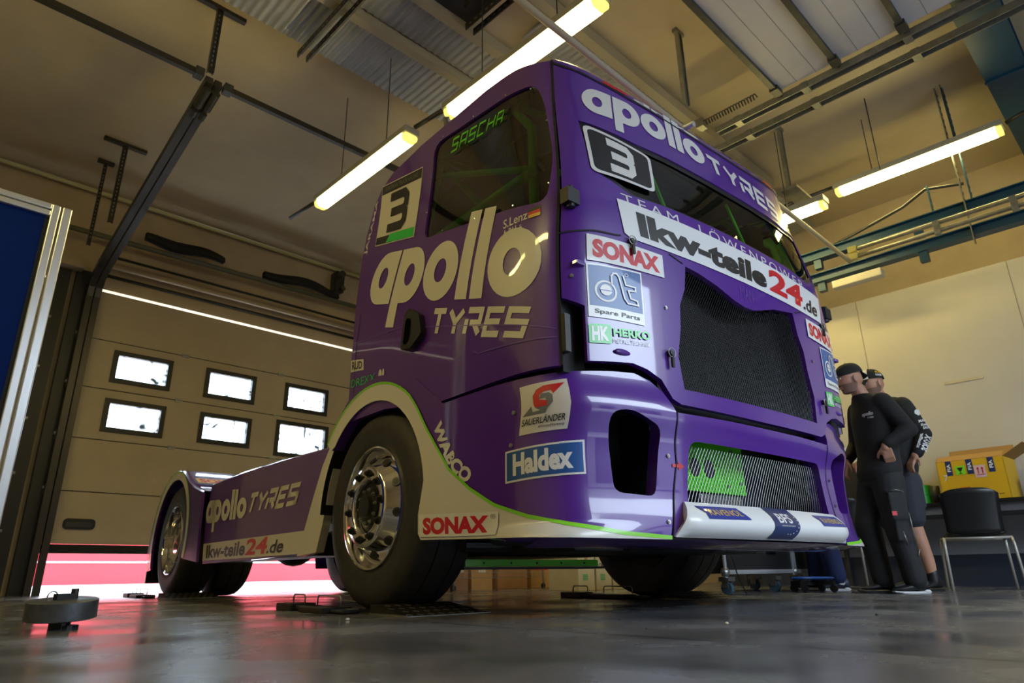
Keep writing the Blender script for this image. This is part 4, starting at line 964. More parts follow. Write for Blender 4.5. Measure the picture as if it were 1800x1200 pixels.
t = thing('torsion_spring', 'short coil spring at the end of the overhead rails', 'spring', (5.70,2.25,4.70)); mb = MB(); pts=[(.0+.03*math.cos(k*.9),k*.0045,.03*math.sin(k*.9)) for k in range(130)]; mb.slot(0,True).tube(pts,.006,5); mb.build('coil', 'darkmetal', t); MB().box((0,.62,0),(.1,.08,.1)).build('end_plate', 'galv', t)
# ---- long rod, right-hand rails, blue beams
bar('hanging_pole', (1.2,2.0,3.155),(6.78,2.0,3.12), .022, mat('beige_pole', (.50,.45,.33), .5), 'long beige pole hanging across the room above the truck cab', 'pole')
for dz, lab in ((.08,'upper pale tube of the pair ending at the beige pole'),(0,'lower pale tube of the pair ending at the beige pole')):
    t = thing('rail_tube', lab, 'tube', (6.76,-2.0,3.145+dz), 0, 'pair of pale tubes on the right'); MB().slot(0,True).tube([(0,0,0),(0,3.95,0)],.022,12).build('tube', 'galv', t)
    MB().box((0,3.95,0),(.07,.08,.06)).build('end_fitting', mat('yellow_fitting', (.70,.62,.18), .4), t)
    for y in (2.6,3.2): MB().box((0,y,-.01),(.06,.05,.055)).build('clip', 'galv', t)
M['bluep'] = mat('blue_painted_steel', (.003,.055,.115), .45, noise=.12)
for z, lab in ((3.62,'upper blue steel beam high on the right'),(3.34,'lower blue steel beam high on the right')):
    t = thing('blue_beam', lab, 'beam', (7.5,-2.6,z), 0, 'blue steel beams on the right')
    mb = MB(); mb.bx(-.06,.06,0,6.2,.045,.055); mb.bx(-.06,.06,0,6.2,-.055,-.045); mb.bx(-.006,.006,0,6.2,-.05,.05); mb.build('girder', 'bluep', t)
    for y in (5.15,4.1): MB().box((.0,y,-.11),(.07,.08,.11)).build('bracket', 'bluep', t)
def bpost(x, y, z0, z1, lab, m):
    t = thing('beam_hanger', lab, 'post', (x,y,z0), 0, 'posts above the blue beams'); mb = MB(); mb.beam((0,0,0),(0,0,z1-z0),.06,.01,(0,1,0)); mb.slot(1); k=.08
    while k < z1-z0-.05: mb.box((0,-.007,k),(.012,.006,.03)); k += .08
    mb.build('post', [m,'seal'], t)
bpost(7.5,1.33,3.67,4.0,'short blue perforated post above the blue beams','bluep'); bpost(7.5,.98,3.67,5.05,'long blue perforated post above the blue beams','bluep'); bpost(7.45,1.04,3.2,5.05,'pale steel post beside the long blue one','galv')
t = thing('blue_girder', 'broad blue girder under the ceiling at the right edge', 'girder', (5.95,.25,4.74)); mb = MB(); mb.bx(0,3.6,0,.34,0,.02); mb.bx(0,3.6,0,.34,.27,.29); mb.bx(0,3.6,.15,.19,.02,.27); mb.build('flanges', 'bluep', t)
mb = MB(); mb.box((1.3,.17,-.01),(.03,.36,.015)); mb.build('joint_plate', 'bluep', t)
bar('hanging_rod', (7.05,1.62,4.15),(7.05,1.62,5.05), .006, 'darkmetal', 'thin rod holding the right tube light', 'rod')
o = MB().slot(0,True).tube([(7.48,.55,4.36),(7.48,.40,4.40),(7.5,.28,4.30),(7.55,.2,4.1),(7.7,.1,3.9)],.022,10).build('cable', 'darkmetal'); tag(o, 'thick dark cable curling down beside the right tube light', 'cable')
o = MB().slot(0,True).tube([(7.5,2.35,3.69),(7.52,1.9,3.80),(7.54,1.6,3.88),(7.53,1.36,3.99),(7.52,1.02,3.9)],.018,8).build('cable', 'darkmetal'); tag(o, 'dark cable sagging behind the upper blue beam', 'cable')
t = thing('wall_batten', 'unlit pale lamp housing under the lower blue beam', 'lamp', (7.5,1.9,3.2)); MB().box((0,.27,0),(.12,.52,.09)).build('housing', 'board', t, bevel=.01)
# ---- tube lights
def tube_light(x, y0, z, L, lab, top=5.05):
    t = thing('tube_light', lab, 'light', (x, y0, z), 0, 'fluorescent tube lights')
    mb = MB(); mb.box((0,L/2,.065),(.15,L+.03,.06)); mb.build('housing', mat('grey_lamp_housing', (.30,.30,.27), .5), t)
    M['tubee'] = M.get('tubee') or mat('tube_diffuser', (.9,.9,.8), .4, emit=(1,.80,.27), estr=29)
    M['tubeend'] = M.get('tubeend') or mat('diffuser_end', (.8,.75,.2), .4, emit=(1,.86,.16), estr=.9)
    pr = rp([(-.075,.035),(-.06,-.035),(.06,-.035),(.075,.035)], .03)
    mb = MB(); mb.prism(pr, .05, L-.05); mb.build('diffuser', 'tubee', t)
    for a, b in ((0,.05),(L-.05,L)): mb = MB(); mb.prism([(p*.98, q) for p, q in pr], a, b); mb.build('end_cap', 'tubeend', t)
    for y in (L*.25, L*.75): MB().cyl((0,y,.09),(0,y,top-z-.005),.005,6).build('suspension_wire', 'darkmetal', t)
tube_light(2.9,2.05,3.78,1.62,'long lit tube light right above the truck cab'); tube_light(2.84,4.13,3.78,1.58,'lit tube light behind the cab, towards the back door', 4.90)
tube_light(-1.4,1.4,3.78,1.58,'unseen tube light added to brighten the neighbouring bay, nearer the front') if True else None; tube_light(-1.4,3.9,3.78,1.58,'unseen tube light added to brighten the neighbouring bay, nearer the back door')  # unseen tubes added to warm the truck side and left ceiling
tube_light(7.40,.58,4.25,1.60,'lit tube light on the right, over the blue beams'); tube_light(6.68,2.10,3.78,1.58,'lit tube light partly hidden by the windscreen pillar', 4.90)
bar('lighting_cable', (2.89,3.70,3.87),(2.85,4.09,3.87), .02, 'track', 'short dark cable joining the two tube lights above the cab', 'cable')
bar('lighting_cable', (2.84,5.7,3.87),(2.80,6.3,3.87), .02, 'track', 'dark cable stub beyond the far tube light', 'cable')
bar('lighting_conduit', (7.40,2.22,4.35),(7.38,4.2,4.35), .02, 'darkmetal', 'dark conduit running over the right tube light', 'conduit')
# ================================================================ things on the floor and along the wall
# blue partition panel on the left
M['bfab'] = mat('blue_panel_fabric', (.002,.018,.16), .9, spec=.15)
t = thing('display_panel', 'tall blue display panel in a pale aluminium frame at the left edge', 'panel', (-.9,4.5,0))
MB().bx(-1.2,1.39,-.008,.008,.12,2.24).build('fabric', 'bfab', t)
mb = MB(); mb.bx(1.40,1.445,-.03,.03,0,2.32); mb.build('frame_post', 'alu', t, bevel=.006); mb = MB(); mb.bx(1.455,1.505,-.03,.03,0,2.32); mb.build('frame_post', 'alu', t, bevel=.006)
mb = MB(); mb.bx(-1.2,1.40,-.03,.03,2.24,2.275); mb.build('frame_rail', 'alu', t, bevel=.006); mb = MB(); mb.bx(-1.2,1.40,-.03,.03,2.283,2.32); mb.build('frame_rail', 'alu', t, bevel=.006)
mb = MB(); mb.bx(-1.2,1.4,-.03,.03,.08,.12); mb.build('frame_rail', 'alu', t); MB().bx(1.38,1.40,-.01,.01,.12,2.24).build('edge_gasket', 'seal', t)
# round steel jack plate
t = thing('jack_plate', 'round dark steel plate standing on a short leg, left foreground', 'plate', (.655,3.05,0), R(20))
mb = MB(); mb.slot(0).lathe([(.034,.0),(.034,.108),(.037,.115),(.098,.115),(.101,.110),(.101,0)], (0,0,0), 'z', 56); mb.build('disc', mat('worn_steel_plate', (.10,.105,.11), .42, metal=.6, noise=.4, nscale=16), t, autosm=40).rotation_euler = (R(3),R(-4),0)
mb = MB(); mb.cyl((.0,0,0),(0,0,.05),.035,16); mb.cyl((.02,.0,0),(.02,0,.012),.045,16); mb.build('leg', 'black', t); mb = MB(); mb.box((.0,0,.11),(.07,.025,.022)); mb.cyl((.035,0,.09),(.035,0,.138),.013,12); mb.build('clamp', 'black', t)
mb = MB(); mb.slot(0,True).tube([(-.045+.018*math.cos(a),0,.112+.018*math.sin(a)) for a in [2*PI*k/16 for k in range(17)]], .003, 6); mb.build('ring', 'steel', t)
# wheel scales under three wheels
M['tread'] = mat('tread_plate', (.55,.54,.50), .35, metal=.8)
def scale_pad(name, lab, x, y, rz):
    t = thing(name, lab, 'scale', (x,y,0), rz, 'wheel scales under the truck')
    mb = MB(); mb.bx(-.20,.24,-.17,.20,0,.0016); mb.build('platform', 'black', t)
    mb = MB(); mb.slot(0)
    mb.add([(-.27,-.56,.002),(.17,-.56,.002),(.17,-.23,.042),(-.27,-.23,.042),(-.27,-.23,0),(.17,-.23,0)], [(0,1,2,3),(3,2,5,4),(0,3,4),(1,5,2)])
    mb.slot(1)
    for i in range(8):
        for j in range(4):
            cx = -.24+.055*i+(.027 if j % 2 else 0); cy = -.53+.08*j; z = .002+.040*(cy+.56)/.33+.0015; dz = .040*.024/.33
            if cx > .15: continue
            mb.add([(cx-.018,cy,z),(cx,cy-.024,z-dz),(cx+.018,cy,z),(cx,cy+.024,z+dz)], [(0,1,2,3)])
    mb.build('tread_ramp', ['black','tread'], t)
    mb = MB(); mb.bx(-.275,.175,-.567,-.562,0,.004); mb.bx(-.275,-.270,-.56,-.23,0,.007); mb.build('ramp_edge', 'galv', t)
    mb = MB(); mb.bx(-.40,-.24,.0,.28,.0,.026); mb.bx(-.36,-.27,-.14,.0,.003,.018); mb.bx(-.37,-.27,.28,.40,.006,.028); mb.bx(-.39,-.25,.40,.60,.0,.036); mb.cyl((-.32,.60,.02),(-.32,.66,.02),.016,12); mb.build('handle_block', 'black', t, bevel=.005)
    MB().bx(-.31,-.27,-.12,-.06,.0,.022).build('hinge_bracket', 'galv', t)
    for yy, w in ((.10,.26),(.46,.15)):
        mb = MB(); mb.slot(0,True).tube([(-.32,yy-w/2,.03),(-.32,yy-w/2,.066),(-.32,yy-w/2+.012,.078),(-.32,yy+w/2-.012,.078),(-.32,yy+w/2,.066),(-.32,yy+w/2,.03)], .0042, 8); mb.build('wire_handle', 'steel', t)
    return t
def tw(x, y):
    a = R(-4.485); return (3.188+x*math.cos(a)-y*math.sin(a), 2.971+x*math.sin(a)+y*math.cos(a))
px, py = tw(-1.06, .0); scale_pad('wheel_scale', 'wheel scale with tread ramp and wire handles under the big front wheel on the left', px, py, R(-4.5))
px, py = tw(-1.04, 3.93); scale_pad('wheel_scale', 'wheel scale with wire handles under the rear wheels', px, py, R(-4.5))
px, py = tw(1.06, .0); scale_pad('wheel_scale', 'wheel scale with tread ramp under the front wheel on the right', px, py, R(-4.5))
for x, y, r, m, lab in ((.53,1.05,.006,'black','small black pebble on the floor in the left foreground'),(2.22,1.25,.006,'board','small pale chip on the floor in front of the bumper'),(2.95,1.02,.006,'dark','small dark chip on the floor at the right'),(1.9,1.35,.004,'dark','tiny dark crumb on the floor left of the pale chip'),(1.55,2.55,.008,'board','small pale stone on the floor left of the front wheel scale')):
    mb = MB(); mb.slot(0).sphere((0,0,r*.65), r, 8, 6, (1.3,1,.7)); o = mb.build('pebble', m); o.location = (x,y,0); tag(o, lab, 'pebble', 'crumbs on the floor')
# cartons seen under the truck
M['carton'] = mat('brown_cardboard', (.36,.19,.10), .8, noise=.1); M['carton2'] = mat('tan_cardboard', (.42,.24,.09), .8, noise=.1); M['pale'] = mat('pale_cardboard', (.62,.54,.36), .8, noise=.05)
def carton(x0, x1, y, d, h, m, lab, deco=None, grp='cartons on the floor behind the truck'):
    t = thing('cardboard_box', lab, 'box', ((x0+x1)/2, y+d/2, 0), 0, grp); w = x1-x0-.008
    MB().bx(-w/2,w/2,-d/2,d/2,0,h).build('box_body', m, t, bevel=.004)
    MB().bx(-.025,.025,-d/2-.001,d/2,h*.5,h+.001).build('tape', 'pale' if m != 'pale' else 'carton2', t)
    if deco: deco(t, w, d, h)
    return t
def lab_white(t, w, d, h): mb = MB(); mb.box((0,-d/2-.002,h*.55),(w*.35,.002,h*.25)); mb.build('paper_label', 'board', t)
def lab_red(t, w, d, h): mb = MB(); mb.box((0,-d/2-.003,h*.50),(w,.002,.05)); mb.build('red_tape', 'red', t)
def lab_green(t, w, d, h):
    mb = MB()
    for k in range(4): mb.box((-.02,-d/2-.002,.10+.016*k),(w*.3,.002,.007))
    mb.build('print_stripes', 'herko', t)
    flat(t, 'CARE', (-.02,-d/2-.003,.235), w*.45, .05, 'blackv', 'print_lettering')
def flat(par, st, c, w, h, m, name='lettering', ax=(1,0,0), up=(0,0,1), bold=.02, shear=0):
    vs, fs = text(st, (-w/2,-h/2,w/2,h/2), bold, shear); A = Vector(ax); U = Vector(up); mb = MB(); mb.add([Vector(c)+A*a+U*b for a, b in vs], fs); return mb.build(name, m, par, fix=False)
carton(4.70,4.81,5.9,.4,.42,'carton','brown carton, leftmost behind the truck, half hidden by the front tyre'); carton(4.84,5.06,5.9,.4,.44,'carton','narrow brown carton second from the left behind the truck',lab_white)
carton(5.10,5.42,5.9,.4,.43,'carton2','brown carton with a white paper label, third from the left',lab_white); carton(5.50,5.98,5.9,.45,.45,'carton','wide brown carton in the middle of the row under the truck'); carton(6.04,6.52,5.9,.42,.46,'carton2','tan carton with a band of red tape, right end of the brown ones',lab_red)
carton(5.32,5.58,4.55,.4,.48,'pale','pale carton with green print, left of the pale ones',lab_green,'pale cartons with green print'); carton(5.60,5.85,4.55,.4,.50,'pale','pale carton with green print next to the right front tyre',lab_green,'pale cartons with green print'); carton(5.87,6.1,4.55,.4,.45,'pale','pale carton mostly hidden by the right front tyre',None,'pale cartons with green print')
t = thing('wire_trolley', 'galvanised wire trolley in front of the brown cartons', 'trolley', (5.5,5.78,0))
for x in (-.75,.62):
    for y in (0,): mb = MB(); mb.cyl((x,y,0),(x,y,.9),.012,10); mb.build('post', 'steel', t)
mb = MB(); 
for z in (.125,.18,.235): mb.cyl((-.75,0,z),(.62,0,z),.003,6)
for k in range(40): mb.cyl((-.75+.035*k,0,.125),(-.75+.035*k,0,.235),.0018,5)
mb.build('wire_side', 'steel', t)
for x in (-.75,.62): mb = MB(); mb.cyl((x-.0,-.01,.03),(x,.01,.03),.03,14); mb.build('castor', 'black', t)
# flight case on castors behind the truck
t = thing('flight_case', 'black flight case with aluminium edges on castors behind the truck', 'case', (4.78,2.66,0))
MB().bx(0,1.5,0,.6,.15,.62).build('case_body', mat('black_laminate', (.014,.014,.015), .5, bump=.2, bscale=120), t)
mb = MB()
for z in (.16,.61): mb.box((.75,-.004,z),(1.52,.012,.03)); mb.box((.75,.0,z),(1.52,.03,.008))
for x in (0,1.5): mb.box((x,-.004,.37),(.03,.012,.5))
mb.box((1.14,-.006,.37),(.035,.01,.48)); mb.box((1.18,-.006,.37),(.03,.01,.48)); mb.build('edge_profile', 'alu', t)
for x in (0,1.5,1.16): mb = MB(); mb.sphere((x,0,.16),.035,12,8); mb.build('corner_ball', 'steel', t)
mb = MB(); mb.slot(0); mb.box((.75,-.006,.36),(.17,.012,.13)); mb.slot(1); mb.box((.75,-.013,.35),(.10,.004,.06)); mb.slot(2); mb.box((.75,-.014,.405),(.03,.004,.012)); mb.build('butterfly_latch', ['chrome','black','board'], t)
for x, y in ((.90,.06),(1.42,.10),(.12,.06),(.12,.5),(1.42,.5)):
    mb = MB(); mb.slot(0); mb.box((x,y,.11),(.10,.08,.03)); mb.box((x-.03,y,.08),(.006,.05,.06)); mb.box((x+.03,y,.08),(.006,.05,.06)); mb.slot(1); mb.cyl((x-.02,y,.045),(x+.02,y,.045),.045,18); mb.build('castor', ['steel', mat('blue_grey_rubber', (.05,.10,.14), .6)], t)
# blue round stool base / scrubber beside the case
t = thing('rolling_stool', 'low rolling base with a blue disc beside the flight case', 'stool', (5.72,2.42,0)); mb = MB(); mb.slot(0,True).lathe([(.095,0),(.095,.15),(.105,.165),(.115,.15),(.12,0)], (0,0,0), 'z', 40); mb.build('disc', mat('bright_blue_plastic', (.005,.10,.55), .35), t, autosm=40)
mb = MB(); mb.box((0,0,.07),(.34,.06,.03)); mb.box((0,0,.07),(.06,.34,.03)); mb.build('base', 'black', t)
for x, y in ((.16,0),(-.16,0),(0,.16),(0,-.16)): mb = MB(); mb.cyl((x-.012,y,.028),(x+.012,y,.028),.028,14); mb.build('castor', 'black', t)
o = MB().slot(0,True).tube([(4.80,2.63,.34),(4.83,2.61,.24),(4.88,2.62,.15),(4.95,2.60,.006)],.005,6).build('cable','seal'); tag(o, 'thin black cable hanging in front of the flight case', 'cable')
# wall counter with its load
M['top'] = mat('black_counter_top', (.010,.010,.011), .35)
t = thing('long_table', 'long narrow table with a black top along the white wall', 'table', (7.30,0,0))
MB().bx(0,.62,-2.3,4.2,.715,.745).build('table_top', 'top', t); MB().bx(.04,.06,-2.3,4.2,.60,.64).build('rail', 'seal', t)
MB().bx(.05,.07,-2.3,4.2,.64,.715).build('apron', mat('grey_apron', (.14,.14,.15), .6), t)
for y in (-2.2,-.3,.95,2.9,4.1):
    mb = MB(); mb.bx(.56,.60,y,y+.04,0,.715); mb.build('leg', 'darkmetal', t)
t = thing('shipping_carton', 'yellow shipping carton with open flaps and black tapes on the table', 'box', (7.56,1.50,.745), R(-3))
M['dhl'] = mat('yellow_cardboard', (.72,.42,.008), .55); M['dhlin'] = mat('brown_card_inside', (.40,.22,.06), .8)
mb = MB(); a, b, h = .19, .27, .37
mb.bx(-a,-a+.006,-b,b,0,h); mb.bx(a-.006,a,-b,b,0,h); mb.bx(-a,a,-b,-b+.006,0,h); mb.bx(-a,a,b-.006,b,0,h); mb.bx(-a,a,-b,b,0,.006); mb.build('carton_body', 'dhl', t)
for nm, vs in (('flap', [(-a,-b,h),(-a,b,h),(-a+.06,b,h+.05),(-a+.06,-b,h+.05)]), ('flap', [(a,-b,h),(a,b,h),(a+.10,b,h+.15),(a+.10,-b,h+.15)]), ('flap', [(-a,-b,h),(a,-b,h),(a,-b-.17,h+.10),(-a,-b-.17,h+.10)])):
    mb = MB(); mb.add(vs+[(p[0],p[1],p[2]+.005) for p in vs], [(0,1,2,3),(7,6,5,4),(0,4,5,1),(1,5,6,2),(2,6,7,3),(3,7,4,0)]); mb.build(nm, 'dhlin', t)
XF_ = -a-.002
def onbox(nm, y0, y1, z0, z1, m): MB().bx(XF_-.001,XF_,y0,y1,z0,z1).build(nm, m, t)
for i, y in enumerate((.17,.0,-.17)):
    onbox('black_tape', y-.025, y+.025, h-.13, h+.002, 'navy'); flat(t, 'FIA', (XF_-.002,y,h-.06), .07, .03, 'white', 'tape_lettering', (0,0,1),(0,1,0), .03)
onbox('fragile_sticker', .04, .12, .24, .32, 'lime'); onbox('handling_sticker', -.12,-.03,.20,.31, mat('pale_pink_paper', (.75,.5,.5), .6))
flat(t, '7', (XF_-.002,.21,.22), .035, .06, 'letter', 'carton_number', (0,-1,0)); flat(t, 'Express', (XF_-.002,-.17,.045), .10, .015, 'blackv', 'carton_lettering', (0,-1,0)); onbox('red_print', .03,.11,.11,.125,'red')
mb = MB(); 
for y in (-.095,-.06): mb.bx(XF_-.003,XF_-.002,y-.004,y+.004,.235,.285); mb.add([(XF_-.003,y-.012,.275),(XF_-.003,y+.012,.275),(XF_-.003,y,.295)],[(0,1,2)])
mb.bx(XF_-.003,XF_-.002,-.11,-.045,.222,.228); mb.build('arrow_print', 'red', t)
mb = MB(); mb.add([(XF_-.003,.055,.305),(XF_-.003,.105,.305),(XF_-.003,.09,.275),(XF_-.003,.07,.275)],[(0,1,2,3)]); mb.bx(XF_-.003,XF_-.002,.078,.082,.25,.276); mb.bx(XF_-.003,XF_-.002,.066,.094,.248,.252); mb.build('glass_print', 'blackv', t)
M['gtape'] = mat('green_tape_roll', (.02,.34,.03), .25, coat=.6)
for k, (x, y, z, r, lab) in enumerate(((7.55,2.0,.745,.095,'roll of green tape on the table beside the yellow carton, lower one'),(7.55,2.0,.840,.095,'roll of green tape stacked on another one beside the yellow carton'))):
    mb = MB(); mb.slot(0,True).lathe([(0,.04),(0,r),(.092,r),(.092,.04),(0,.04)], (0,0,0), 'z', 40); o = mb.build('tape_roll', 'gtape', autosm=40); o.location = (x,y,z); tag(o, lab, 'tape roll', 'green tape rolls on the table')
mb = MB(); mb.slot(0,True).cyl((0,0,0),(0,0,.17),.04,20); o = mb.build('dark_can', 'dark'); o.location = (7.5,1.86,.745); tag(o, 'dark can between the green tape and the yellow carton', 'can')
mb = MB(); mb.box((0,0,.12),(.16,.16,.24)); o = mb.build('blue_pack', 'navy', bevel=.004); o.location = (7.60,1.02,.745); tag(o, 'dark blue pack at the right end behind the yellow carton', 'pack')
t = thing('tool_crate', 'black crate with a green band on the table behind the people', 'crate', (7.58,2.62,.745)); MB().bx(-.2,.2,-.4,.4,0,.46).build('crate_body', 'black', t, bevel=.01); MB().bx(-.205,.205,-.405,.405,.0,.07).build('green_band', 'lime' if False else 'green', t)
t = thing('wall_notice', 'white notice board with dark lettering behind the people', 'notice', (7.94,2.75,1.32)); MB().bx(-.004,0,-.35,.35,-.14,.14).build('board_sheet', 'white', t); flat(t, 'Racing Exp', (-.006,.05,.01), .52, .06, 'blackv', 'notice_lettering', (0,-1,0), bold=.0)
o = MB().bx(7.942,7.949,1.33,1.68,1.97,2.0).build('tape_strip', 'pale'); tag(o, 'yellowed tape strip stuck to the white wall above the carton', 'tape'); o.rotation_euler = (0,0,0)
o = MB().bx(7.942,7.949,2.30,2.75,1.78,1.81).build('tape_strip', 'pale'); tag(o, 'yellowed tape strip on the wall behind the person in black', 'tape')
# chairs
def chair(x, y, rz, lab):
    t = thing('plastic_chair', lab, 'chair', (x,y,0), rz, 'black shell chairs with grey tube legs')
    M['shell'] = M.get('shell') or mat('black_shell', (.012,.012,.013), .32); M['cleg'] = M.get('cleg') or mat('grey_chair_tube', (.50,.47,.42), .35, metal=.3)
    # backrest: curved shell facing -y, seat towards +y
    rows = []
    for i in range(9):
        z = .43+.37*i/8; w = .215-.012*math.cos(i/8*PI)-(.02 if i == 8 else 0)-.02*(i/8); yb = -.02-.10*(i/8)**1.3
        rows.append([(w*(-1+2*j/10), yb+.022*(abs(-1+2*j/10))**2.2, z-(.03*abs(-1+2*j/10)**4 if i == 8 else 0)) for j in range(11)])
    mb = MB(); mb.slot(0,True).loft(rows); o = mb.build('backrest', 'shell', t); s = o.modifiers.new('t','SOLIDIFY'); s.thickness = .008
    rows = []
    for i in range(8):
        yy = -.02+.40*i/7; rows.append([(.21*(-1+2*j/10), yy, .43-.02*math.sin(PI*i/7)+.02*abs(-1+2*j/10)**3-(.02 if i == 7 else 0)) for j in range(11)])
    mb = MB(); mb.slot(0,True).loft(rows); o = mb.build('seat', 'shell', t); s = o.modifiers.new('t','SOLIDIFY'); s.thickness = .008
    for sx in (-1, 1):
        for p in ([(sx*.235,-.03,.40),(sx*.24,-.05,.35),(sx*.25,-.10,0)], [(sx*.235,.33,.40),(sx*.24,.36,.30),(sx*.25,.40,0)]):
            mb = MB(); mb.slot(0,True).tube(p, .0115, 10); mb.build('leg', 'cleg', t)
        mb = MB(); mb.slot(0,True).tube([(sx*.235,-.03,.40),(sx*.235,.33,.40)], .0115, 10); mb.build('side_rail', 'cleg', t)
    for yy in (-.03,.33): mb = MB(); mb.slot(0,True).tube([(-.235,yy,.40),(.235,yy,.40)], .010, 10); mb.build('cross_rail', 'cleg', t)
    return t
chair(6.80,1.46,R(-72),'black plastic chair with its back to the room, right of the people'); chair(6.62,2.50,R(-60),'black plastic chair mostly hidden by the truck and the person in black')
# ================================================================ people
M['skin'] = mat('skin', (.52,.27,.18), .5, noise=.06, nscale=30); M['beard'] = mat('dark_stubble', (.24,.135,.10), .8); M['hair'] = mat('dark_hair', (.02,.014,.01), .7)
M['hood'] = mat('black_sweatshirt', (.013,.013,.014), .85, noise=.2, nscale=30, bump=.25, bscale=14); M['trou'] = mat('black_work_trousers', (.017,.017,.019), .8, noise=.2, nscale=20, bump=.35, bscale=11)
M['short'] = mat('anthracite_shorts', (.028,.032,.045), .8, bump=.35, bscale=12); M['jack'] = mat('dark_blue_jacket', (.008,.014,.045), .75, bump=.3, bscale=12); M['jean'] = mat('blue_trousers', (.012,.025,.10), .8, bump=.3, bscale=14)
M['shoe'] = mat('black_shoe', (.012,.012,.014), .5, bump=.2, bscale=40); M['sole'] = mat('white_sole', (.65,.65,.66), .5)
def organic(mb, name, m, par, vox=.009, it=4):
    o = mb.build(name, m, par, fix=True); r = o.modifiers.new('skin', 'REMESH'); r.mode = 'VOXEL'; r.voxel_size = vox; r.use_smooth_shade = True
    s = o.modifiers.new('soft', 'SMOOTH'); s.iterations = it; s.factor = .5; return o
def limb(mb, pts, rad, n=16):
    """smooth tapering limb through points"""
    mb.slot(0, True); P = []; Q = []
    for i in range(len(pts)-1):
        for k in range(5):
            t = k/5; P.append(Vector(pts[i]).lerp(Vector(pts[i+1]), t)); tt = t*t*(3-2*t); Q.append(rad[i]*(1-tt)+rad[i+1]*tt)
    P.append(Vector(pts[-1])); Q.append(rad[-1]); mb.tube(P, 1, n, True, Q)
    for p, r in zip(pts, rad): mb.sphere(p, r*.995, 14, 8)
def torso(mb, secs, n=24):
    """secs: (centre, half depth along local x, half width along local y)"""
    mb.slot(0, True); mb.loft([[(c[0]+a*math.cos(2*PI*k/n), c[1]+b*math.sin(2*PI*k/n)*1.0, c[2]) for k in range(n)] for c, a, b in secs], closed=True, cap=True)
def hand(mb, M4, side=1, curl=.35):
    """palm along local +x, fingers ahead, thumb to local +y*side"""
    def T_(p): return M4 @ Vector(p)
    m = MB(); m.slot(0, True)
    m.box((.045,0,0),(.085,.075,.026)); mb.add([T_(v) for v in m.v], m.f)
    mb.sphere(T_((.005,0,0)), .028, 12, 8); mb.sphere(T_((.03,.022*side,.0)), .022, 10, 7)
    for k, (y, L) in enumerate(((.029,.068),(.010,.077),(-.010,.072),(-.029,.056))):
        y *= side; a = curl*(1+.12*k); p = Vector((.085,y,0)); pts = [p]; d = 0
        for f in (.45,.31,.24): d += a; p = p+Vector((math.cos(d),0,-math.sin(d)))*L*f; pts.append(p)
        mb.tube([T_(q) for q in pts], 1, 10, True, [.0098,.0092,.0084,.007]); mb.sphere(T_(pts[-1]), .007, 8, 6)
    pts = [(.022,.030*side,-.004),(.045,.056*side,-.014),(.064,.066*side,-.024),(.082,.068*side,-.030)]
    mb.tube([T_(q) for q in pts], 1, 10, True, [.015,.0125,.011,.0085]); mb.sphere(T_(pts[-1]), .0085, 8, 6)
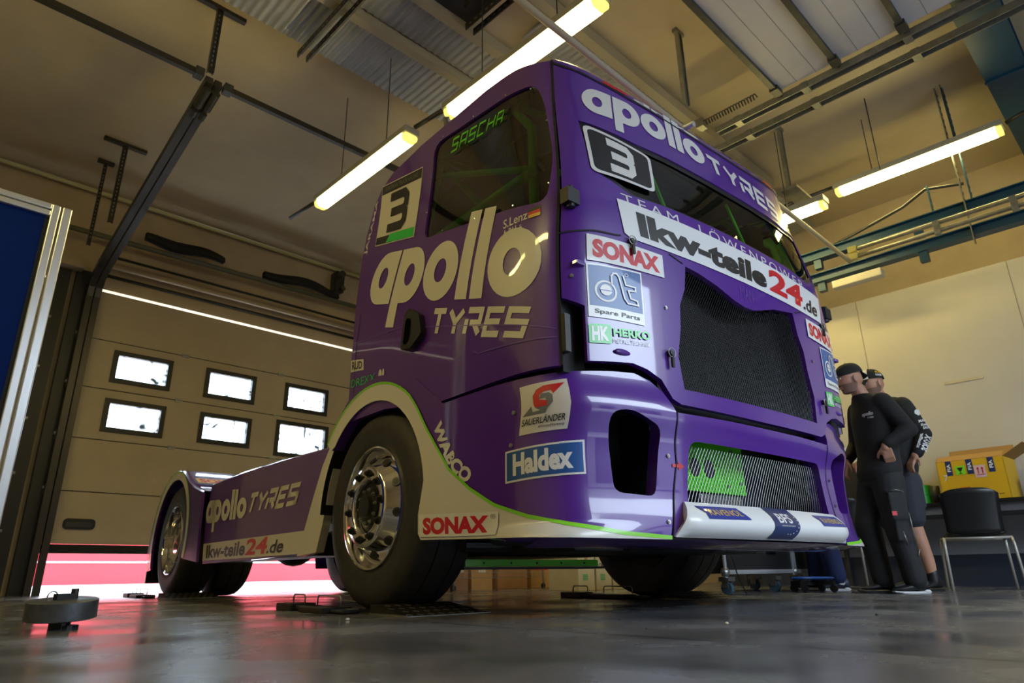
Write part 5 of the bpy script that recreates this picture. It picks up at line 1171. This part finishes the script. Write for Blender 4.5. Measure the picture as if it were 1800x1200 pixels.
def head(par, c, tilt=0, beard=True):
    """head facing local +x, centre c (eye height)"""
    mb = MB(); NZ, NT = 40, 48; rows = []; tags = []
    def prof(t): # t 0 chin .. 1 crown
        if t < .12: return .050+.25*t, .045+.28*t
        w = math.sin(PI*min(1, (t*.82+.17)))**.55
        return .098*w, .076*w
    for i in range(NZ+1):
        t = i/NZ; z = -.118+.232*t
        up = math.sqrt(max(0, 1-max(0, (t-.55)/.45)**2.4)); lowr = min(1, .55+t*1.4) if t < .33 else 1
        hx = .100*up*(.62+.38*min(1, t/.35)); hy = .076*up*(.58+.42*min(1, t/.4)); row = []
        for k in range(NT):
            a = 2*PI*k/NT; x = hx*math.cos(a); y = hy*math.sin(a)
            if t < .40 and x < 0: x *= .55+.45*t/.4
            if t < .3 and x > 0: x *= 1.10-.1*t/.3
            g = lambda z0, sz, sa, h: h*math.exp(-((z-z0)/sz)**2)*math.exp(-((a if a < PI else a-2*PI)/sa)**2)
            x += g(-.030,.013,.16,.020)+g(-.012,.016,.13,.013)+g(.008,.014,.16,.004)+g(.027,.010,.75,.006)+g(-.064,.005,.28,.006)+g(-.076,.006,.26,.006)+g(-.105,.013,.35,.010)-g(-.070,.003,.3,.004)
            for s_ in (-1, 1):
                aa = (a if a < PI else a-2*PI)-s_*.40; x -= .006*math.exp(-((z-.008)/.012)**2)*math.exp(-(aa/.2)**2)
            row.append((x, y, z))
        rows.append(row)
    rows[0] = [(v[0]*.55, v[1]*.55, v[2]+.004) for v in rows[0]]
    Mx = Matrix.Translation(Vector(c)) @ Matrix.Rotation(tilt, 4, 'Y')
    mb.slot(0, True)
    for i in range(NZ):
        z = rows[i][0][2]
        for k in range(NT): 
            pass
    vs = [p for r in rows for p in r]; fs0 = []; fs1 = []
    for i in range(NZ):
        for k in range(NT):
            f = (i*NT+k, i*NT+(k+1) % NT, (i+1)*NT+(k+1) % NT, (i+1)*NT+k); a = 2*PI*k/NT; a = a if a < PI else a-2*PI; z = -.118+.232*i/NZ
            b = beard and ((z < -.048 and abs(a) < 1.75 and not (-.081 < z < -.056 and abs(a) < .3)) or (z < .0 and 1.25 < abs(a) < 1.7)) or (beard and -.056 < z < -.047 and abs(a) < .5)
            (fs1 if b else fs0).append(f)
    b0 = len(mb.v); mb.v += [tuple(v) for v in vs]
    for f in fs0: mb.f.append([b0+i for i in f]); mb.m.append(0); mb.sm.append(True)
    for f in fs1: mb.f.append([b0+i for i in f]); mb.m.append(1); mb.sm.append(True)
    mb.slot(0, True); mb.add([rows[-1][k] for k in range(NT)], [tuple(range(NT))]); mb.add([rows[0][k] for k in range(NT)], [tuple(range(NT))[::-1]])
    for s_ in (-1, 1):
        mb.slot(0, True); mb.sphere((-.008, s_*.077, -.012), .030, 12, 8, (.62,.30,1.05)); mb.slot(2, True); mb.sphere((.0855, s_*.032, .008), .0085, 10, 7); mb.slot(3, True); mb.sphere((.0922, s_*.032, .008), .0034, 8, 6)
        mb.slot(1, True); mb.sphere((.094, s_*.033, .026), .010, 8, 6, (.3,1.3,.16))
    mb.slot(4, True); mb.sphere((.099,0,-.070), .012, 10, 6, (.35,1.5,.35))
    mb.move(Mx); return mb.build('head', ['skin','beard',mat('eye_white', (.7,.68,.65), .3),'black',mat('lips', (.42,.17,.14), .5)], par, fix=False)
def cap(par, c, tilt, back=True, white_panel=False):
    n = 32; mb = MB(); mb.slot(0, True); rows = []
    for i in range(11):
        t = i/10*PI/2; r = math.cos(t); rows.append([(-.006+.112*r**.8*math.cos(2*PI*k/n), .086*r**.8*math.sin(2*PI*k/n), .030+.098*math.sin(t)+.010*math.cos(2*PI*k/n)*(-1 if back else 1)*r) for k in range(n)])
    Mx = Matrix.Translation(Vector(c)) @ Matrix.Rotation(tilt, 4, 'Y')
    nf = len(mb.f); mb.loft(rows, closed=True)
    if white_panel:
        for q in range(nf, len(mb.f)):
            k = (q-nf) % n; a = 2*PI*k/n
            if math.cos(a) > .72: mb.m[q] = 1
    s_ = -1 if back else 1; mb.slot(0, True); br = []
    for u in range(9):
        a = (-.62+1.24*u/8); r0 = (.100*math.cos(a), .086*math.sin(a)*1.25); br.append([(s_*(r0[0]), r0[1], .030), (s_*(r0[0]+.055*math.cos(a*1.0)), r0[1]*1.0, .000-.02*abs(a)), (s_*(r0[0]+.055*math.cos(a)), r0[1], .004-.02*abs(a)), (s_*r0[0], r0[1], .036)])
    mb.loft(br, cap=True); mb.sphere((-.006,0,.128), .007, 8, 5)
    mb.move(Mx); o = mb.build('cap', ['hood','white'], par, fix=False); return o
def shoe(par, x, y, rz, m='shoe', deco=False):
    e = Matrix.Translation((x,y,0)) @ Matrix.Rotation(rz, 4, 'Z')
    secs = []
    for u, w, h, z0 in ((-.085,.028,.085,.004),(-.07,.036,.10,.0),(-.03,.038,.10,.0),(.02,.038,.085,.0),(.07,.043,.062,.0),(.12,.046,.050,.0),(.16,.040,.042,.004),(.185,.024,.030,.010)):
        secs.append([(u, w*math.cos(2*PI*k/16), .022+z0+(h-.022-z0)*(.5+.5*math.sin(2*PI*k/16))) for k in range(16)])
    mb = MB(); mb.slot(0, True).loft(secs, closed=True, cap=True); e = e @ Matrix.Diagonal((.92,.92,1,1)); mb.move(e); s = mb.build('shoe', m, par)
    so = []
    for u, w, z in ((-.09,.026,.006),(-.07,.040,.0),(0,.040,.0),(.08,.047,.0),(.14,.047,.003),(.19,.024,.012)): so.append([(u,-w,z),(u,w,z),(u,w,.016+z*.5),(u,-w,.016+z*.5)])
    mb = MB(); mb.loft(so, closed=True, cap=True); mb.move(e); mb.build('shoe_sole', 'sole' if deco else 'seal', s, bevel=.004)
    if deco:
        for sy in (-1, 1):
            mb = MB(); P = [(-.045,sy*.0455,.062),(-.03,sy*.0455,.046),(.0,sy*.045,.050),(.05,sy*.047,.080),(-.0,sy*.045,.064),(-.025,sy*.0455,.058),(-.035,sy*.0455,.066)]
            mb.add(P, [tuple(range(7))]); mb.slot(0); mb.sphere((-.055,sy*.037,.016),.016,10,6,(1.5,.5,.75)); mb.move(e); mb.build('shoe_mark', 'sole', s, fix=False)
    return s
def person(name, lab, x, y, rz): return thing(name, lab, 'person', (x,y,0), rz, 'people beside the truck')
FW = math.atan2(.699, -.715)              # towards the truck
# --- person in black sweatshirt, hand on hip
p = person('person', 'person in backward black cap, black sweatshirt and long work trousers, hand on hip', 5.60, 1.75, FW)
# local: +x forward, +y = to the left of the person (towards the camera)
NB = (.03,0,1.44)
mb = MB(); limb(mb, [(-.02,0,1.30),(.0,0,1.42),(.035,0,1.52)], [.075,.062,.058]); torso(mb, [((-.02,0,.90),.09,.15),((-.03,0,1.05),.095,.145),((-.02,0,1.2),.10,.155),((-.02,0,1.33),.08,.15),((-.01,0,1.42),.05,.08)])
LSh, LEl, LWr = (-.06,.19,1.375), (-.15,.27,1.14), (.03,.235,1.03); RSh, REl, RWr = (-.02,-.19,1.375), (-.03,-.30,1.12), (.12,-.20,.98)
for a, b, c in ((LSh,LEl,LWr),(RSh,REl,RWr)): limb(mb, [a,b,c], [.040,.038,.028])
for sy, kx, ax in ((1,-.01,-.075),(-1,.09,.05)): limb(mb, [(-.03,sy*.09,.92),(kx,sy*.10,.49),(ax,sy*.11,.09)], [.085,.058,.038])
hm = Matrix.Translation((-.075,.215,1.055)) @ Matrix.Rotation(R(20),4,'Z') @ Matrix.Rotation(R(60),4,'Y') @ Matrix.Rotation(R(75),4,'X')
hm = Matrix.Translation((.035,.235,1.02)) @ Matrix(((-.35,.85,.39,0),(-.30,-.50,.81,0),(-.89,-.16,-.43,0),(0,0,0,1)))
hand(mb, hm, 1, .28); hm2 = Matrix.Translation((.12,-.20,.98)) @ Matrix.Rotation(R(70),4,'Y'); hand(mb, hm2, 1, .4)
organic(mb, 'body', 'skin', p, .006, 2)
H1 = (.085,0,1.605); head(p, H1, R(8)); cap(p, H1, R(8), True)
mb = MB(); torso(mb, [((-.01,0,.80),.135,.180),((-.015,0,.86),.150,.195),((-.03,0,1.0),.135,.185),((-.035,0,1.15),.140,.190),((-.035,0,1.28),.138,.205),((-.03,0,1.38),.110,.20),((-.005,0,1.44),.085,.12),((.01,0,1.47),.072,.085)])
limb(mb, [(-.05,.16,1.375),LEl,(.01,.24,1.045)], [.078,.060,.044]); limb(mb, [(-.02,-.16,1.375),REl,(.10,-.21,1.0)], [.078,.060,.044]); limb(mb, [(-.10,-.06,1.43),(-.115,0,1.44),(-.10,.06,1.43)], [.045,.05,.045])
organic(mb, 'sweatshirt', 'hood', p, .010, 6)
mb = MB(); torso(mb, [((-.02,0,.76),.125,.175),((-.02,0,.86),.13,.18),((-.02,0,.93),.12,.17)])
limb(mb, [(-.02,.085,.80),(-.01,.10,.49),(-.05,.11,.22),(-.065,.11,.10)], [.115,.090,.080,.078]); limb(mb, [(-.01,-.085,.80),(.10,-.10,.49),(.06,-.11,.22),(.05,-.11,.10)], [.115,.090,.078,.075])
mb.slot(0).box((.0,.185,.60),(.13,.045,.19)); mb.box((-.01,.178,.42),(.11,.035,.13)); organic(mb, 'work_trousers', 'trou', p, .010, 4)
s1 = shoe(p, -.07, .11, 0, 'shoe', True); s2 = shoe(p, .06, -.11, R(-10), 'shoe')
mb = MB(); vs, fs = text('apollo', (0,-.019,1,.019), .03, .2); mb.add([(-.035+.149*math.cos(R(30+27*a)), .215*math.sin(R(30+27*a)), 1.285+b) for a, b in vs], fs); v2, f2 = text('TYRES', (.45,-.034,1,-.021), .02); mb.add([(-.035+.149*math.cos(R(30+27*a)), .215*math.sin(R(30+27*a)), 1.285+b) for a, b in v2], f2); mb.build('chest_lettering', 'letter', p, fix=False)
mb = MB(); mb.box((.045,.210,.545),(.035,.004,.03)); mb.build('red_badge', 'red', p)
for q in ([(-.06,.205,.55),(-.065,.205,.45),(-.075,.20,.40),(-.085,.19,.33)], [(.0,.195,.42),(-.02,.19,.33)], [(-.10,.185,.30),(-.075,.19,.25)]):
    mb = MB(); mb.slot(0,True).tube(q, .004, 6); mb.build('reflective_piping', 'steel', p)
mb = MB(); mb.slot(0,True).tube([(.05,.205,.705),(.0,.212,.71),(-.05,.206,.695)], .003, 6); mb.build('pocket_zip', 'steel', p)
# --- person with a white and black cap, shorts
p = person('person', 'person in white-fronted cap, dark shorts and black sweatshirt with printed sleeve', 6.205, 1.80, FW+R(12))
mb = MB(); limb(mb, [(.0,0,1.40),(.0,0,1.52),(.03,0,1.60)], [.075,.060,.058]); torso(mb, [((-.0,0,.95),.09,.15),((0,0,1.2),.10,.16),((0,0,1.40),.08,.15)])
L2 = [(-.05,.19,1.45),(-.12,.25,1.20),(.0,.235,1.02)]; R2 = [(-.02,-.19,1.45),(-.06,-.27,1.20),(.14,-.2,1.05)]
for q in (L2, R2): limb(mb, q, [.040,.038,.028])
limb(mb, [(-.01,.09,.92),(.02,.10,.52),(-.0,.10,.40),(-.04,.105,.24),(-.055,.11,.09)], [.088,.060,.061,.048,.037]); limb(mb, [(-.01,-.09,.92),(.05,-.10,.52),(.03,-.10,.40),(-.0,-.105,.24),(-.02,-.11,.09)], [.088,.060,.061,.048,.037])
hand(mb, Matrix.Translation((.0,.235,1.02)) @ Matrix.Rotation(R(50),4,'Y'), 1, .4); hand(mb, Matrix.Translation((.14,-.2,1.05)) @ Matrix.Rotation(R(30),4,'Y'), 1, .4)
organic(mb, 'body', 'skin', p, .007, 3)
H2 = (.06,0,1.685); head(p, H2, R(10)); c2 = cap(p, H2, R(10), False, True)
mb = MB(); vs, fs = text('MORE', (-.03,.012,.03,.03), .04); v2, f2 = text('POWER', (-.03,-.012,.03,.006), .04)
mb.slot(0); mb.add([(H2[0]-.005-a, .0875, H2[2]+.062+b) for a, b in vs], fs); mb.slot(1); mb.add([(H2[0]-.005-a, .0885, H2[2]+.060+b) for a, b in v2], f2); mb.build('cap_lettering', ['yellow','white'], c2, fix=False)
mb = MB(); torso(mb, [((.0,0,.88),.135,.180),((0,0,.95),.155,.20),((-.0,0,1.1),.150,.195),((-.01,0,1.3),.150,.21),((-.01,0,1.44),.125,.21),((.0,0,1.52),.08,.10),((.01,0,1.55),.07,.08)])
limb(mb, [(-.04,.17,1.45),L2[1],(-.03,.24,1.05)], [.08,.060,.046]); limb(mb, [(-.02,-.17,1.45),R2[1],(.11,-.21,1.07)], [.086,.068,.048]); limb(mb, [(-.085,-.06,1.52),(-.10,0,1.53),(-.085,.06,1.52)], [.04,.045,.04])
sw = organic(mb, 'sweatshirt', 'hood', p, .010, 6)
def sleeve_text(st, t0, t1, w, m='letter', off=0.):
    """lettering along the lower sleeve, from the shoulder to the wrist"""
    pts = [Vector((-.075,.262,1.40)), Vector((-.12,.316,1.20)), Vector((-.045,.296,1.05))]; L = [0, (pts[1]-pts[0]).length]; L.append(L[1]+(pts[2]-pts[1]).length)
    vs, fs = text(st, (0,-w/2,1,w/2), .04); mb = MB(); P = []
    for a, b in vs:
        s_ = (t1+(t0-t1)*a)*L[2]; i = 0 if s_ < L[1] else 1; q = (s_-L[i])/(L[i+1]-L[i]); c = pts[i].lerp(pts[i+1], q); d = (pts[i+1]-pts[i]).normalized(); side = d.cross(Vector((0,1,0))).normalized(); P.append(c-side*(b+off)+Vector((0,-.004-(b+off)**2*9,0)))
    mb.add(P, fs); mb.build('sleeve_lettering', m, sw, fix=False)
sleeve_text('SONAX', .62, .98, .055); sleeve_text('schaeffler', .62, .96, .02, 'letter', -.045)
for k, (st, t) in enumerate((('MAN', .30),('Knorr', .40),('SAUER', .48))):
    vs, fs = text(st, (-.035,-.011,.035,.011), .03); mb = MB(); c = Vector((-.075,.266,1.40)).lerp(Vector((-.12,.320,1.20)), t*1.6); mb.add([(c.x-a*.9+.0, c.y+.0-abs(a)*.3, c.z+b+a*.15) for a, b in vs], fs); mb.build('sleeve_lettering', 'letter', sw, fix=False)
mb = MB(); c = Vector((-.08,.275,1.375)); mb.add([(c.x+a, c.y-abs(a)*.2, c.z+b) for a, b in ell(0,0,.026,.026,20)], [tuple(range(20))]); mb.build('sleeve_emblem', 'letter', sw, fix=False)
mb = MB(); torso(mb, [((.0,0,.82),.13,.18),((0,0,.90),.135,.18),((0,0,.96),.12,.17)]); limb(mb, [(.0,.09,.84),(.015,.10,.66),(.02,.10,.555)], [.118,.108,.100]); limb(mb, [(.0,-.09,.84),(.04,-.10,.66),(.05,-.10,.555)], [.118,.108,.100]); mb.slot(0).box((-.0,.178,.70),(.12,.03,.15)); organic(mb, 'shorts', 'short', p, .010, 3)
mb = MB(); mb.box((.02,.196,.66),(.018,.004,.018)); mb.build('pocket_badge', 'alu', p)
for sy, ax in ((1,-.055),(-1,-.02)): mb = MB(); limb(mb, [(ax,sy*.11,.07),(ax,sy*.11,.13)], [.045,.044]); organic(mb, 'sock', 'shoe', p, .007, 2)
shoe(p, -.05, .11, R(12)); shoe(p, .0, -.11, R(-12))
# --- person in dark blue mostly hidden behind the truck
p = person('person', 'person in dark blue jacket and blue trousers, mostly hidden behind the truck', 6.12, 2.44, FW+R(-10))
mb = MB(); limb(mb, [(.0,0,1.38),(.02,0,1.50),(.05,0,1.57)], [.07,.06,.058]); torso(mb, [((0,0,.95),.09,.15),((0,0,1.2),.10,.16),((0,0,1.40),.09,.17)])
L3 = [(-.06,.19,1.42),(-.14,.29,1.16),(.04,.20,1.0)]; R3 = [(.02,-.19,1.42),(.10,-.25,1.16),(.24,-.15,1.02)]
for q in (L3, R3): limb(mb, q, [.052,.040,.028])
for sy, ax in ((1,-.04),(-1,.06)): limb(mb, [(-.01,sy*.09,.92),(.02,sy*.10,.50),(ax,sy*.10,.09)], [.085,.06,.038])
hand(mb, Matrix.Translation(L3[2]) @ Matrix.Rotation(R(30),4,'Y'), 1, .4); hand(mb, Matrix.Translation(R3[2]) @ Matrix.Rotation(R(30),4,'Y'), 1, .4)
organic(mb, 'body', 'skin', p, .008, 2); H3 = (.07,0,1.66); head(p, H3, R(8)); 
mb = MB(); mb.slot(0,True).sphere((H3[0]-.015,0,H3[2]+.035), .1, 20, 12, (1.02,.82,.85)); mb.build('hair', 'hair', p)
mb = MB(); torso(mb, [((.0,0,.86),.14,.185),((0,0,.98),.155,.20),((0,0,1.2),.15,.205),((0,0,1.38),.125,.21),((.01,0,1.48),.085,.10),((.015,0,1.52),.07,.08)]); limb(mb, [(-.05,.17,1.41),L3[1],(.01,.215,1.02)], [.085,.072,.05]); limb(mb, [(.02,-.17,1.41),R3[1],(.21,-.165,1.04)], [.085,.072,.05]); organic(mb, 'jacket', 'jack', p, .011, 5)
mb = MB(); torso(mb, [((0,0,.78),.12,.17),((0,0,.92),.12,.17)]); limb(mb, [(0,.085,.80),(.02,.10,.49),(-.03,.10,.12)], [.112,.09,.078]); limb(mb, [(0,-.085,.80),(.04,-.10,.49),(.07,-.10,.12)], [.112,.09,.078]); organic(mb, 'trousers', 'jean', p, .010, 4)
M['shoe2'] = mat('dark_blue_trainer', (.02,.03,.06), .5); shoe(p, -.04, .10, 0, 'shoe2', True); shoe(p, .07, -.10, R(-10), 'shoe2', True)
